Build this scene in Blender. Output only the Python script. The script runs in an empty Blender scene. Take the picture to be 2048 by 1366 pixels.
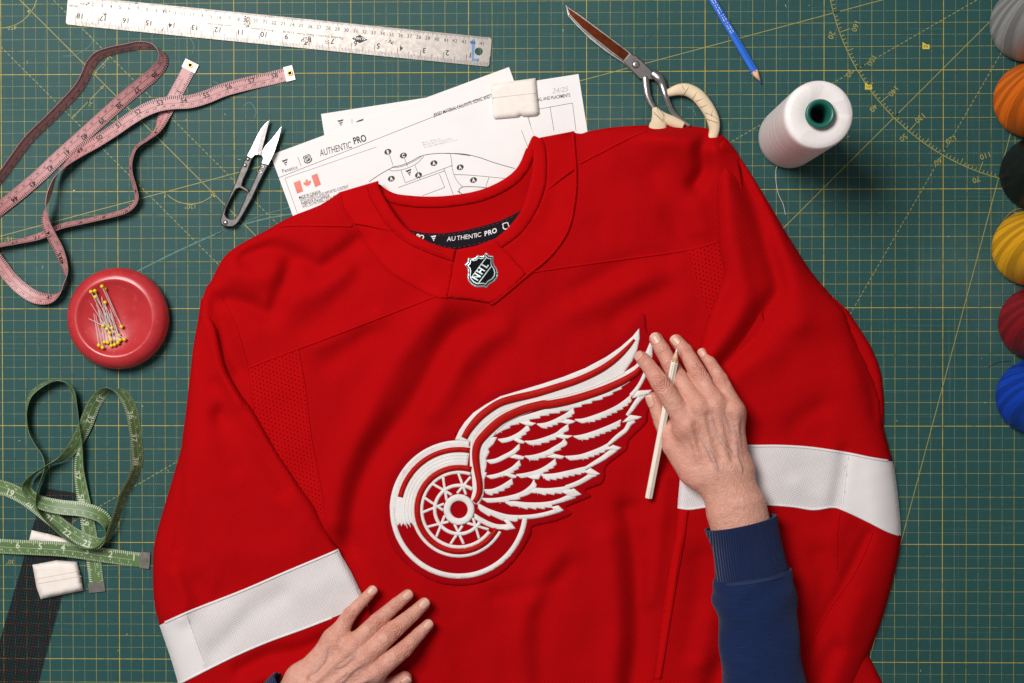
import bpy, bmesh, math, random
import numpy as np
from mathutils import Vector, Matrix
from mathutils.geometry import delaunay_2d_cdt
random.seed(7); np.random.seed(7)
sc = bpy.context.scene

# ------------------------------------------------------------------ camera
CAM = np.array([0.0327445, 0.0151568, 1.4825201])
CROT = (-0.0105019, 0.0224101, -0.0010167)
FPX = 2750.0
def _rot(r):
    a, b, c = r
    Rx = np.array([[1,0,0],[0,math.cos(a),-math.sin(a)],[0,math.sin(a),math.cos(a)]])
    Ry = np.array([[math.cos(b),0,math.sin(b)],[0,1,0],[-math.sin(b),0,math.cos(b)]])
    Rz = np.array([[math.cos(c),-math.sin(c),0],[math.sin(c),math.cos(c),0],[0,0,1]])
    return Rz @ Ry @ Rx
RC = _rot(CROT)
cam_d = bpy.data.cameras.new('camera'); cam = bpy.data.objects.new('camera', cam_d)
sc.collection.objects.link(cam)
cam_d.sensor_width = 36.0; cam_d.lens = 36.0*FPX/2048.0
cam_d.clip_start = 0.05; cam_d.clip_end = 50
mw = np.eye(4); mw[:3,:3] = RC; mw[:3,3] = CAM
cam.matrix_world = Matrix(mw.tolist())
sc.camera = cam

# ------------------------------------------------------------------ world, lamps, exposure
w = bpy.data.worlds.new('World'); sc.world = w; w.use_nodes = True
w.node_tree.nodes['Background'].inputs[0].default_value = (1.0, 0.965, 0.94, 1)
w.node_tree.nodes['Background'].inputs[1].default_value = 0.19
def area(name, loc, target, sx, sy, power, col):
    l = bpy.data.lights.new(name, 'AREA'); l.shape = 'RECTANGLE'; l.size = sx; l.size_y = sy
    l.energy = power; l.color = col
    o = bpy.data.objects.new(name, l); sc.collection.objects.link(o)
    o.location = loc
    o.rotation_euler = (Vector(target)-Vector(loc)).to_track_quat('-Z','Y').to_euler()
    return o
area('softbox_lamp', (-0.86, 0.90, 2.10), (0.0, -0.02, 0), 0.95, 0.95, 64, (1.0, 0.955, 0.92))
sc.view_settings.view_transform = 'Standard'; sc.view_settings.look = 'None'
sc.view_settings.exposure = 0.0; sc.view_settings.gamma = 1.0
sc.view_settings.use_curve_mapping = False
sc.cycles.use_denoising = True
sc.cycles.max_bounces = 6

# ------------------------------------------------------------------ geometry helpers
def U(P, z=0.0):
    """points of the photograph (2048x1366) at height z above the table -> world"""
    P = np.atleast_2d(np.asarray(P, float)); z = np.broadcast_to(np.asarray(z, float), (len(P),))
    d = np.stack([P[:,0]-1024, -(P[:,1]-683), np.full(len(P), -FPX)], 1) @ RC.T
    t = (z - CAM[2])/d[:,2]
    return CAM + d*t[:,None]
def U1(x, y, z=0.0): return U([(x, y)], z)[0]
PXM = 0.000539           # metres per photograph pixel at table level
def zc(ox, oy, s): return lambda *pts: [(ox+x/s, oy+y/s) for x, y in pts]

def link(name, me, mat=None, parent=None, smooth=False):
    o = bpy.data.objects.new(name, me); sc.collection.objects.link(o)
    if mat: me.materials.append(mat)
    if smooth:
        me.polygons.foreach_set('use_smooth', [True]*len(me.polygons))
    if parent is not None:
        o.parent = parent
        o.matrix_parent_inverse = parent_inv(parent)
    return o
def parent_inv(p):      # part meshes keep world coordinates; only root empties are offset
    return Matrix.Translation(p.location).inverted() if p.type == 'EMPTY' else Matrix.Identity(4)
def mesh(name, V, F, mat=None, parent=None, smooth=False, fix=True):
    me = bpy.data.meshes.new(name)
    V = np.asarray(V, float)
    me.from_pydata(V.tolist(), [], [tuple(int(i) for i in f) for f in F])
    if fix:
        bm = bmesh.new(); bm.from_mesh(me)
        bmesh.ops.recalc_face_normals(bm, faces=bm.faces[:])
        bm.to_mesh(me); bm.free()
    me.update()
    return link(name, me, mat, parent, smooth)
def thing(name, label, cat, loc, group=None):
    o = bpy.data.objects.new(name, None); sc.collection.objects.link(o)
    o.location = loc; o.empty_display_size = 0.02
    o['label'] = label; o['category'] = cat
    if group: o['group'] = group
    return o
def tag(o, label, cat, group=None):
    o['label'] = label; o['category'] = cat
    if group: o['group'] = group
    return o

def cat(pts, n=6, closed=False):
    P = np.asarray(pts, float); N = len(P); out = []
    rng = range(N if closed else N-1)
    for i in rng:
        if closed: p0,p1,p2,p3 = P[(i-1)%N],P[i],P[(i+1)%N],P[(i+2)%N]
        else: p0,p1,p2,p3 = P[max(i-1,0)],P[i],P[i+1],P[min(i+2,N-1)]
        for k in range(n):
            t = k/n
            out.append(0.5*((2*p1)+(-p0+p2)*t+(2*p0-5*p1+4*p2-p3)*t*t+(-p0+3*p1-3*p2+p3)*t**3))
    if not closed: out.append(P[-1])
    return np.array(out)
def resample(P, step):
    P = np.asarray(P, float); s = np.r_[0, np.cumsum(np.linalg.norm(np.diff(P[:,:2], axis=0), axis=1))]
    n = max(2, int(round(s[-1]/step))+1); t = np.linspace(0, s[-1], n)
    return np.stack([np.interp(t, s, P[:,k]) for k in range(P.shape[1])], 1)
def seg_dist(P, pts, closed=False):
    P = np.asarray(P, float); Q = np.asarray(pts, float)
    if closed: Q = np.vstack([Q, Q[:1]])
    best = np.full(len(P), 1e9)
    for a, b in zip(Q[:-1], Q[1:]):
        ab = b-a; L = ab@ab
        if L < 1e-12: continue
        t = np.clip(((P-a)@ab)/L, 0, 1)
        d = np.hypot(P[:,0]-a[0]-t*ab[0], P[:,1]-a[1]-t*ab[1])
        best = np.minimum(best, d)
    return best
def inside(P, poly):
    P = np.asarray(P, float); Q = np.asarray(poly, float); x, y = P[:,0], P[:,1]
    c = np.zeros(len(P), bool); j = len(Q)-1
    for i in range(len(Q)):
        xi, yi = Q[i]; xj, yj = Q[j]
        if yi != yj:
            m = ((yi > y) != (yj > y)) & (x < (xj-xi)*(y-yi)/(yj-yi)+xi)
            c ^= m
        j = i
    return c
def rnd(t): return np.sqrt(np.clip(1-(1-np.clip(t,0,1))**2, 0, 1))
def sstep(t): t = np.clip(t,0,1); return t*t*(3-2*t)
def dens(poly, step):
    Q = np.asarray(poly, float); out = []
    for i in range(len(Q)):
        a, b = Q[i], Q[(i+1)%len(Q)]
        n = max(1, int(math.ceil(np.linalg.norm(b-a)/step)))
        for k in range(n): out.append(a+(b-a)*k/n)
    return np.array(out)
def tri(poly, step=None, grid=None, holes=()):
    """triangulate a polygon (pixel space), optional interior grid -> pts, tris, loops"""
    loops = []; pts = []; edges = []
    for lp in [poly]+list(holes):
        q = dens(lp, step) if step else np.asarray(lp, float)
        b = len(pts); pts += q.tolist(); n = len(q)
        loops.append(list(range(b, b+n))); edges += [(b+i, b+(i+1)%n) for i in range(n)]
    nb = len(pts)
    if grid:
        q = np.asarray(poly, float); x0,y0 = q.min(0); x1,y1 = q.max(0)
        gy = np.arange(y0+grid*.5, y1, grid*.866)
        G = []
        for k, yy in enumerate(gy):
            gx = np.arange(x0+grid*(.25+.5*(k%2)), x1, grid)
            G.append(np.stack([gx, np.full(len(gx), yy)], 1))
        if G:
            G = np.vstack(G); m = inside(G, poly)
            for h in holes: m &= ~inside(G, h)
            G = G[m]
            if len(G):
                d = np.minimum.reduce([seg_dist(G, lp, True) for lp in [poly]+list(holes)])
                pts += G[d > grid*.45].tolist()
    res = delaunay_2d_cdt([Vector((p[0], p[1])) for p in pts], edges, [], 0, 1e-5)
    V = np.array([(v[0], v[1]) for v in res[0]]); T = np.array([tuple(f) for f in res[2]])
    c = V[T].mean(1); m = inside(c, poly)
    for h in holes: m &= ~inside(c, h)
    T = T[m]
    a = V[T]; ar = (a[:,1,0]-a[:,0,0])*(a[:,2,1]-a[:,0,1])-(a[:,1,1]-a[:,0,1])*(a[:,2,0]-a[:,0,0])
    T[ar > 0] = T[ar > 0][:, ::-1]      # pixel y runs down: make them face up in the world
    T = T[np.abs(ar) > 1e-7]
    # map original loop indices
    mp = {}
    for new, olds in enumerate(res[3]):
        for o in olds: mp[o] = new
    loops = [[mp[i] for i in lp] for lp in loops]
    return V, T, loops
def slab(name, poly, z0, z1, mat, parent=None, holes=(), edge=0.0, grid=None, smooth=False, zf=None):
    """plate with real thickness; z0/z1 scalars or functions of pixel points"""
    V, T, loops = tri(poly, step=grid, grid=grid, holes=holes)
    f0 = z0 if callable(z0) else (lambda P: np.full(len(P), z0))
    f1 = z1 if callable(z1) else (lambda P: np.full(len(P), z1))
    top = U(V, f1(V)); bot = U(V, f0(V)); n = len(V)
    F = [tuple(t) for t in T]+[tuple(i+n for i in t[::-1]) for t in T]
    for lp in loops:
        for a, b in zip(lp, lp[1:]+lp[:1]): F.append((a, b, b+n, a+n))
    me_o = mesh(name, np.vstack([top, bot]), F, mat, parent, smooth)
    if edge > 0:
        m = me_o.modifiers.new('bevel', 'BEVEL'); m.width = edge; m.segments = 2; m.limit_method = 'ANGLE'; m.angle_limit = 0.7
    return me_o
def drape(name, poly, zf, mat, parent=None, grid=5, holes=(), skirt=0.0, puff=0.0, pr=4.0, smooth=True):
    """cloth panel following height function zf (optionally padded by puff towards its middle)"""
    V, T, loops = tri(poly, step=grid, grid=grid, holes=holes)
    z = zf(V)
    if puff:
        d = np.minimum.reduce([seg_dist(V, lp, True) for lp in [poly]+list(holes)])
        z = z+puff*(0.25+0.75*rnd(d/pr))
    W = U(V, z); F = [tuple(t) for t in T]
    if skirt:
        for lp in loops:
            b = len(W); n = len(lp)
            low = U(V[lp], z[lp]-skirt)
            W = np.vstack([W, low])
            for i in range(n):
                j = (i+1) % n
                F.append((lp[i], lp[j], b+j, b+i))
    return mesh(name, W, F, mat, parent, smooth, fix=bool(skirt))
def strip_poly(pts, w, n=5, smooth=True):
    """polygon of a stroke along pts with width w (scalar or per point)"""
    P = np.asarray(pts, float); W = np.broadcast_to(np.asarray(w, float), (len(P),))
    Q = np.column_stack([P, W])
    if smooth and len(P) > 2: Q = cat(Q, n)
    t = np.gradient(Q[:,:2], axis=0); t /= np.linalg.norm(t, axis=1)[:,None]+1e-9
    nrm = np.stack([-t[:,1], t[:,0]], 1)
    L = Q[:,:2]+nrm*Q[:,2:]/2; R = Q[:,:2]-nrm*Q[:,2:]/2
    return np.vstack([L, R[::-1]])
def lathe(name, prof, center, mat, parent=None, n=64, uv=False, cap=True):
    V = []; F = []; k = len(prof)
    for i in range(n):
        a = 2*math.pi*i/n
        for r, z in prof: V.append((center[0]+r*math.cos(a), center[1]+r*math.sin(a), center[2]+z))
    for i in range(n):
        for j in range(k-1):
            a = i*k+j; b = ((i+1)%n)*k+j
            F.append((a, b, b+1, a+1))
    me = bpy.data.meshes.new(name); me.from_pydata(V, [], F)
    if uv:
        L = me.uv_layers.new(name='UVMap'); zs = [p[1] for p in prof]; z0, z1 = min(zs), max(zs)
        for p in me.polygons:
            for li in p.loop_indices:
                vi = me.loops[li].vertex_index
                i, j = divmod(vi, k); a = i/n
                if i == 0 and any(me.loops[l].vertex_index//k == n-1 for l in p.loop_indices): a = 1.0
                L.data[li].uv = (a, (prof[j][1]-z0)/(z1-z0))
    bm = bmesh.new(); bm.from_mesh(me); bmesh.ops.remove_doubles(bm, verts=bm.verts[:], dist=1e-6)
    bmesh.ops.recalc_face_normals(bm, faces=bm.faces[:]); bm.to_mesh(me); bm.free()
    return link(name, me, mat, parent, True)
def tube(name, pts, rad, mat, parent=None, n=10, flat=1.0, smooth=True):
    """tube through world points (N,3) with radii"""
    P = np.asarray(pts, float); R = np.broadcast_to(np.asarray(rad, float), (len(P),))
    t = np.gradient(P, axis=0); t /= np.linalg.norm(t, axis=1)[:,None]+1e-12
    V = []; F = []
    up = np.array([0,0,1.0])
    for i in range(len(P)):
        s = np.cross(t[i], up)
        if np.linalg.norm(s) < 1e-3: s = np.array([1.0,0,0])
        s /= np.linalg.norm(s); u = np.cross(s, t[i])
        for k in range(n):
            a = 2*math.pi*k/n
            V.append(P[i]+R[i]*(math.cos(a)*s+math.sin(a)*u*flat))
    for i in range(len(P)-1):
        for k in range(n):
            a = i*n+k; b = i*n+(k+1)%n
            F.append((a, b, b+n, a+n))
    F.append(tuple(range(n))); F.append(tuple(range((len(P)-1)*n, len(P)*n)))
    return mesh(name, V, F, mat, parent, smooth)

# text as flat faces in local units (height of capitals = 1)
_tc = {}
def text_local(s, bold=0.0, shear=0.0, space=1.0):
    key = (s, bold, shear, space)
    if key in _tc: return _tc[key]
    c = bpy.data.curves.new('t', 'FONT'); c.body = s; c.size = 1.0; c.offset = bold; c.shear = shear; c.space_character = space
    c.resolution_u = 3; c.fill_mode = 'FRONT'
    o = bpy.data.objects.new('t', c); sc.collection.objects.link(o)
    me = bpy.data.meshes.new_from_object(o)
    V = np.array([v.co[:2] for v in me.vertices]) if len(me.vertices) else np.zeros((0,2))
    F = [tuple(p.vertices) for p in me.polygons]
    bpy.data.objects.remove(o); bpy.data.curves.remove(c); bpy.data.meshes.remove(me)
    if len(V): V = V/0.70
    _tc[key] = (V, F); return _tc[key]
class Print:
    """flat ink: collects faces in pixel space"""
    def __init__(s): s.V = []; s.F = []
    def add(s, V, F):
        b = len(s.V); s.V += [tuple(v) for v in V]; s.F += [tuple(i+b for i in f) for f in F]
    def text(s, t, x, y, ang, h, bold=0.0, shear=0.0, space=1.0, align='L', mirror=1, wscale=1.0, fit=None):
        V, F = text_local(t, bold, shear, space)
        if not len(V): return
        V = V.copy()
        V[:,0] *= wscale if fit is None else fit/h/(V[:,0].max()-V[:,0].min())
        if align == 'C': V[:,0] -= (V[:,0].min()+V[:,0].max())/2
        if align == 'R': V[:,0] -= V[:,0].max()
        if align == 'C': V[:,1] -= 0.5
        V = V*h; a = math.radians(ang)
        s.add(np.stack([x+V[:,0]*math.cos(a)-V[:,1]*math.sin(a), y-V[:,0]*math.sin(a)-V[:,1]*math.cos(a)], 1), F)
    def line(s, a, b, w, dash=None):
        a = np.array(a, float); b = np.array(b, float); d = b-a; L = np.linalg.norm(d); d /= L; n = np.array([-d[1], d[0]])*w/2
        if dash:
            k = 0.0
            while k < L:
                e = min(k+dash[0], L); p = a+d*k; q = a+d*e
                s.add([p-n, q-n, q+n, p+n], [(0,1,2,3)]); k += dash[0]+dash[1]
        else: s.add([a-n, b-n, b+n, a+n], [(0,1,2,3)])
    def path(s, pts, w):
        P = np.asarray(pts, float); t = np.gradient(P, axis=0); t /= np.linalg.norm(t, axis=1)[:,None]+1e-9
        n = np.stack([-t[:,1], t[:,0]], 1)*w/2
        L = P+n; R = P-n; k = len(P)
        s.add(np.vstack([L, R]), [(i, i+1, k+i+1, k+i) for i in range(k-1)])
    def poly(s, pts):
        V, T, _ = tri(np.asarray(pts, float)); s.add(V, T)
    def disc(s, x, y, rx, ry=None, ang=0, n=20):
        ry = ry or rx; a = math.radians(ang); p = []
        for i in range(n):
            u = rx*math.cos(2*math.pi*i/n); v = ry*math.sin(2*math.pi*i/n)
            p.append((x+u*math.cos(a)-v*math.sin(a), y-u*math.sin(a)-v*math.cos(a)))
        s.add(p, [tuple(range(n))])
    def build(s, name, z, mat, parent):
        P = np.array(s.V); zz = z(P) if callable(z) else z
        W = U(P, zz); me = bpy.data.meshes.new(name)
        F = []
        for f in s.F:
            a, b, c = W[f[0]], W[f[1]], W[f[2]]
            F.append(f if (b[0]-a[0])*(c[1]-a[1])-(b[1]-a[1])*(c[0]-a[0]) > 0 else f[::-1])
        me.from_pydata(W.tolist(), [], F)
        o = link(name, me, mat, parent); o['kind'] = 'stuff'; return o
def F_logo(pr, x, y, ang, s):
    a = math.radians(ang)
    for q in ([(0,1),(.35,1.0),(1,1.08),(.88,.82),(.55,.80),(.22,.72)], [(.22,.62),(.4,.62),(.85,.70),(.74,.47),(.5,.46),(.34,.42)], [(.36,.34),(.62,.36),(.5,.02),(.44,.16)]):
        pr.poly([(x+u*s*math.cos(a)-v*s*math.sin(a), y-u*s*math.sin(a)-v*s*math.cos(a)) for u, v in q])
SHIELD = [(905,240),(960,300),(1045,315),(1040,420),(1060,490),(1110,560),(1135,650),(1120,740),(1060,810),(960,870),(905,940),(870,915),(700,920),(620,880),(550,800),(530,720),(545,620),(530,540),(475,480),(530,430),(545,345),(620,360),(690,340),(730,290),(790,310),(850,300)]
SHIELD = np.array(zc(880,480,9.755)(*SHIELD))

# ------------------------------------------------------------------ materials
class NT:
    def __init__(s, name):
        s.m = bpy.data.materials.new(name); s.m.use_nodes = True; s.t = s.m.node_tree
        s.b = s.t.nodes['Principled BSDF']
    def n(s, typ, **kw):
        q = s.t.nodes.new(typ)
        for k, v in kw.items(): setattr(q, k, v)
        return q
    def l(s, a, b): s.t.links.new(a, b)
    def put(s, sock, v):
        if hasattr(v, 'is_linked') or isinstance(v, bpy.types.NodeSocket): s.l(v, sock)
        else: sock.default_value = v
    def M(s, op, a, b=None, c=None):
        q = s.n('ShaderNodeMath', operation=op)
        for i, v in enumerate((a, b, c)):
            if v is not None: s.put(q.inputs[i], v)
        return q.outputs[0]
    def mix(s, f, a, b, blend='MIX'):
        q = s.n('ShaderNodeMix', data_type='RGBA', blend_type=blend)
        s.put(q.inputs[0], f)
        for i, v in ((6, a), (7, b)):
            if not isinstance(v, bpy.types.NodeSocket) and len(v) == 3: v = (*v, 1)
            s.put(q.inputs[i], v)
        return q.outputs[2]
    def obj(s): return s.n('ShaderNodeTexCoord').outputs['Object']
    def uv(s): return s.n('ShaderNodeTexCoord').outputs['UV']
    def noise(s, vec, scale, detail=3, rough=.55, col=False):
        q = s.n('ShaderNodeTexNoise'); s.l(vec, q.inputs['Vector']); q.inputs['Scale'].default_value = scale
        q.inputs['Detail'].default_value = detail; q.inputs['Roughness'].default_value = rough
        return q.outputs['Color' if col else 'Fac']
    def ramp(s, f, stops, interp='LINEAR'):
        q = s.n('ShaderNodeValToRGB'); s.l(f, q.inputs[0]); r = q.color_ramp; r.interpolation = interp
        while len(r.elements) < len(stops): r.elements.new(.5)
        for e, (p, c) in zip(r.elements, stops): e.position = p; e.color = (*c, 1) if len(c) == 3 else c
        return q.outputs[0]
    def bump(s, h, strength=.3, dist=.001, normal=None):
        q = s.n('ShaderNodeBump'); s.l(h, q.inputs['Height']); q.inputs['Strength'].default_value = strength
        q.inputs['Distance'].default_value = dist
        if normal: s.l(normal, q.inputs['Normal'])
        s.l(q.outputs[0], s.b.inputs['Normal']); return q.outputs[0]
    def set(s, **kw):
        for k, v in kw.items():
            k2 = {'color':'Base Color','rough':'Roughness','metal':'Metallic','spec':'Specular IOR Level','sheen':'Sheen Weight','coat':'Coat Weight'}.get(k, k)
            if k == 'color' and not isinstance(v, bpy.types.NodeSocket) and len(v) == 3: v = (*v, 1)
            s.put(s.b.inputs[k2], v)
        return s
def srgb(r, g, b):
    f = lambda c: (c/255/12.92) if c/255 <= .04045 else ((c/255+.055)/1.055)**2.4
    return (f(r), f(g), f(b))
def plain(name, col, rough=.5, metal=0.0, var=.06, scale=60, bump=0.0, bs=400, spec=.5):
    t = NT(name); o = t.obj(); f = t.noise(o, scale, 4)
    dk = tuple(c*(1-var*2) for c in col); lt = tuple(min(1, c*(1+var*2)) for c in col)
    t.set(color=t.ramp(f, [(.25, dk), (.75, lt)]), rough=rough, metal=metal, spec=spec)
    if bump: t.bump(t.noise(o, bs, 3), bump, .0005)
    return t.m
MT = {}
# cutting mat: printed inch grid
IN = 0.0254
def mat_cutting():
    t = NT('cutting_mat_print'); o = t.obj()
    s = t.n('ShaderNodeSeparateXYZ'); t.l(o, s.inputs[0])
    u = t.M('DIVIDE', s.outputs[0], IN); v = t.M('DIVIDE', s.outputs[1], IN)
    def near(c, step, off, wid):
        q = t.M('ADD', t.M('DIVIDE', c, step), .5-off)
        d = t.M('MULTIPLY', t.M('ABSOLUTE', t.M('SUBTRACT', t.M('FRACT', q), .5)), step*IN)
        return t.M('LESS_THAN', d, wid/2)
    wob = t.noise(o, 35, 3)
    sol = t.M('MAXIMUM', near(u,1,0,.00039), near(v,1,0,.00039))
    bold = t.M('MAXIMUM', near(u,5,0,.00062), near(v,5,0,.00062))
    dsh = lambda c: t.M('LESS_THAN', t.M('FRACT', t.M('MULTIPLY', c, 11.0)), .60)
    das = t.M('MAXIMUM', t.M('MULTIPLY', near(u,1,.5,.00036), dsh(v)), t.M('MULTIPLY', near(v,1,.5,.00036), dsh(u)))
    n1 = t.noise(o, 9, 6, .6); n2 = t.noise(o, 260, 3); n3 = t.noise(o, 2.6, 4)
    base = t.mix(n1, srgb(28,68,68), srgb(37,79,78))
    base = t.mix(t.M('MULTIPLY', n2, .35), base, srgb(54,96,94))
    # pale scuffs and wiped smudges
    sm = t.ramp(n3, [(.58,(0,0,0)),(.72,(.22,.22,.22))])
    base = t.mix(t.M('MULTIPLY', sm, t.noise(o, 60, 5)), base, srgb(120,150,146))
    # fine straight scratches left by blades
    mp = t.n('ShaderNodeMapping'); t.l(o, mp.inputs[0]); mp.inputs['Scale'].default_value = (6, 420, 1); mp.inputs['Rotation'].default_value = (0,0,.02)
    mp2 = t.n('ShaderNodeMapping'); t.l(o, mp2.inputs[0]); mp2.inputs['Scale'].default_value = (420, 5, 1); mp2.inputs['Rotation'].default_value = (0,0,-.03)
    sc1 = t.ramp(t.noise(mp.outputs[0], 1, 2), [(.66,(0,0,0)),(.70,(.35,.35,.35))])
    sc2 = t.ramp(t.noise(mp2.outputs[0], 1, 2), [(.66,(0,0,0)),(.70,(.35,.35,.35))])
    base = t.mix(t.M('MULTIPLY', t.M('MAXIMUM', sc1, sc2), .45), base, srgb(96,132,128))
    wear = t.ramp(t.noise(o, 140, 4), [(.30,(.35,.35,.35)),(.50,(1,1,1))])
    c = t.mix(t.M('MULTIPLY', t.M('MULTIPLY', das, wear), .62), base, srgb(196,188,120))
    c = t.mix(t.M('MULTIPLY', t.M('MULTIPLY', sol, wear), .72), c, srgb(192,178,70))
    c = t.mix(t.M('MULTIPLY', t.M('MULTIPLY', bold, wear), .85), c, srgb(204,178,64))
    t.set(color=c, rough=t.ramp(n1, [(.2,(.50,.50,.50)),(.8,(.60,.60,.60))]), spec=.20)
    t.bump(n2, .25, .0004)
    return t.m
MT['mat'] = mat_cutting()
MT['yellow_ink'] = plain('yellow_print_ink', srgb(158,150,72), .6, var=.10, scale=150)
MT['flag_ink'] = plain('flag_yellow_ink', srgb(214,190,60), .6)
MT['dark_ink'] = plain('dark_green_ink', srgb(52,80,60), .6)
MT['scuff'] = plain('pale_scuff', srgb(84,120,116), .7, var=.2, scale=300)

def fabric(name, c1, c2, pitch=.0016, strength=.5, sheen=.25, holes=False, ang=.35):
    t = NT(name); o = t.obj()
    mp = t.n('ShaderNodeMapping'); t.l(o, mp.inputs[0]); mp.inputs['Rotation'].default_value = (0,0,ang)
    s = t.n('ShaderNodeSeparateXYZ'); t.l(mp.outputs[0], s.inputs[0])
    k = 2*math.pi/pitch
    a = t.M('SINE', t.M('MULTIPLY', s.outputs[0], k)); b = t.M('SINE', t.M('MULTIPLY', s.outputs[1], k*.8))
    knit = t.M('MULTIPLY', t.M('ADD', t.M('MULTIPLY', a, b), 1), .5)
    f = t.noise(o, 520, 3, .7); big = t.noise(o, 7, 4)
    h = t.M('ADD', t.M('MULTIPLY', knit, .7), t.M('MULTIPLY', f, .6))
    col = t.mix(t.M('ADD', t.M('MULTIPLY', h, .55), t.M('MULTIPLY', big, .25)), c1, c2)
    if holes:
        kk = 1/.0043
        fx = t.M('SUBTRACT', t.M('FRACT', t.M('MULTIPLY', s.outputs[0], kk)), .5)
        row = t.M('FLOOR', t.M('MULTIPLY', s.outputs[1], kk))
        fx = t.M('SUBTRACT', t.M('FRACT', t.M('ADD', t.M('MULTIPLY', s.outputs[0], kk), t.M('MULTIPLY', row, .5))), .5)
        fy = t.M('SUBTRACT', t.M('FRACT', t.M('MULTIPLY', s.outputs[1], kk)), .5)
        r = t.M('SQRT', t.M('ADD', t.M('MULTIPLY', fx, fx), t.M('MULTIPLY', fy, fy)))
        hole = t.M('LESS_THAN', r, .17)
        col = t.mix(hole, col, tuple(c*.40 for c in c1))
        h = t.M('SUBTRACT', h, t.M('MULTIPLY', hole, 1.5))
    t.set(color=col, rough=.9, spec=.05, sheen=sheen)
    t.b.inputs['Sheen Roughness'].default_value = .5
    t.b.inputs['Sheen Tint'].default_value = (*[min(1, c*1.6+.02) for c in c2], 1)
    t.bump(h, strength, .0006)
    return t.m
RED1, RED2 = (.25,.0009,.0020), (.60,.0028,.0050)
MT['red'] = fabric('red_jersey_knit', RED1, RED2, sheen=.0, strength=1.0, pitch=.0025)
MT['red_yoke'] = fabric('red_smooth_knit', (.38,.0014,.0026), (.52,.0026,.0042), pitch=.0009, strength=.22, sheen=.0)
MT['red_mesh'] = fabric('red_perforated_knit', (.34,.0012,.0022), (.56,.0026,.0046), holes=True, sheen=.0)
MT['red_twill'] = fabric('dark_red_twill', (.28,.0010,.0032), (.38,.0018,.0052), pitch=.0012, strength=.25, sheen=.0)
MT['white_knit'] = fabric('white_jersey_knit', srgb(182,177,178), srgb(244,240,241), pitch=.0030, strength=.6, sheen=.05)
MT['white_smooth'] = fabric('white_smooth_knit', srgb(216,211,212), srgb(242,238,239), pitch=.0012, strength=.3, sheen=.05)
def thread_mat(name, c1, c2, rough=.45, sheen=.1, stretch=1200):
    t = NT(name); o = t.obj()
    f = t.noise(o, stretch, 2); g = t.noise(o, 90, 3)
    t.set(color=t.mix(t.M('ADD', t.M('MULTIPLY', f, .7), t.M('MULTIPLY', g, .3)), c1, c2), rough=rough, spec=.12, sheen=0.0)
    t.bump(f, .6, .0006)
    return t.m
MT['embroidery'] = thread_mat('white_embroidery', srgb(204,200,198), srgb(248,246,244))
MT['embroidery_bright'] = thread_mat('bright_white_satin_stitch', srgb(218,215,212), srgb(246,243,240), .4)
MT['red_satin'] = thread_mat('scarlet_satin_stitch', (.28,.0012,.0008), (.54,.0060,.0020), .45)
MT['black_tape'] = fabric('black_neck_tape', (.008,.007,.010), (.022,.018,.024), pitch=.0012, strength=.25, sheen=0)
MT['white_print'] = plain('white_print', srgb(238,238,238), .6)
MT['chrome'] = plain('iridescent_silver_border', srgb(206,220,222), .28, .75, var=.12, scale=120)
MT['shield_dark'] = plain('dark_shield_weave', srgb(16,20,22), .9, var=.2, scale=900, bump=.2, bs=1200, spec=.1)
MT['paper'] = plain('white_paper', srgb(236,233,233), .8, var=.012, scale=30, spec=.2)
MT['grey_ink'] = plain('dark_grey_ink', srgb(62,62,64), .8)
MT['black_ink'] = plain('black_ink', srgb(28,28,30), .8)
MT['faint_ink'] = plain('faint_pencil_writing', srgb(186,184,194), .8, var=.08, scale=500)
MT['pale_red_ink'] = plain('pale_red_ink', srgb(226,132,118), .8)
def steel(name, col, rough, aniso=0, stain=False):
    t = NT(name); o = t.obj()
    f = t.noise(o, 18, 6, .65); g = t.noise(o, 220, 4)
    c = t.mix(f, tuple(x*.9 for x in col), col)
    r = t.ramp(g, [(.2,(rough*.85,)*3),(.8,(rough*1.2,)*3)])
    if stain:
        s = t.ramp(t.noise(o, 26, 7, .7), [(.64,(0,0,0)),(.74,(.5,.5,.5))])
        c = t.mix(s, c, srgb(150,138,130))
        r = t.mix(s, r, (.62,.62,.62))
        s2 = t.ramp(t.noise(o, 60, 5, .6), [(.74,(0,0,0)),(.78,(.7,.7,.7))])
        c = t.mix(s2, c, srgb(98,80,66))
    t.set(color=c, rough=r, metal=.95)
    t.bump(g, .08, .0003)
    return t.m
MT['ruler_steel'] = steel('worn_stainless_steel', srgb(126,121,117), .40, stain=True)
MT['steel'] = steel('polished_steel', srgb(176,174,174), .28)
MT['dark_steel'] = steel('dark_brushed_steel', srgb(112,108,108), .38)
MT['snip_steel'] = steel('satin_grey_steel', srgb(88,86,86), .45)
MT['brown_reflection'] = steel('blade_painted_reflection', srgb(106,50,26), .26)  # steel blade: its brown reflection is put into the metal colour
MT['brass'] = plain('brass_eyelet', srgb(196,170,104), .3, .9)
MT['wrap'] = plain('cream_wrapped_tape', srgb(224,204,172), .75, var=.08, scale=45, bump=.5, bs=160)
MT['wrap_dirt'] = plain('dirty_tape_edge', srgb(146,112,88), .85)
MT['engrave'] = plain('black_engraved_scale', srgb(34,32,30), .6)
MT['engrave_soft'] = plain('worn_engraved_scale', srgb(84,80,78), .6)
MT['blue_ink'] = plain('blue_paint', srgb(82,136,190), .5)
MT['pink_tape'] = plain('pink_vinyl_tape', srgb(188,134,135), .45, var=.04, scale=80)
MT['green_tape'] = plain('green_vinyl_tape', srgb(88,116,68), .45, var=.05, scale=80)
MT['tape_black'] = plain('black_tape_print', srgb(20,12,14), .55)
MT['tape_white'] = plain('white_tape_print', srgb(196,206,182), .55)
MT['white_plastic'] = plain('white_plastic', srgb(240,236,228), .35)
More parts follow.
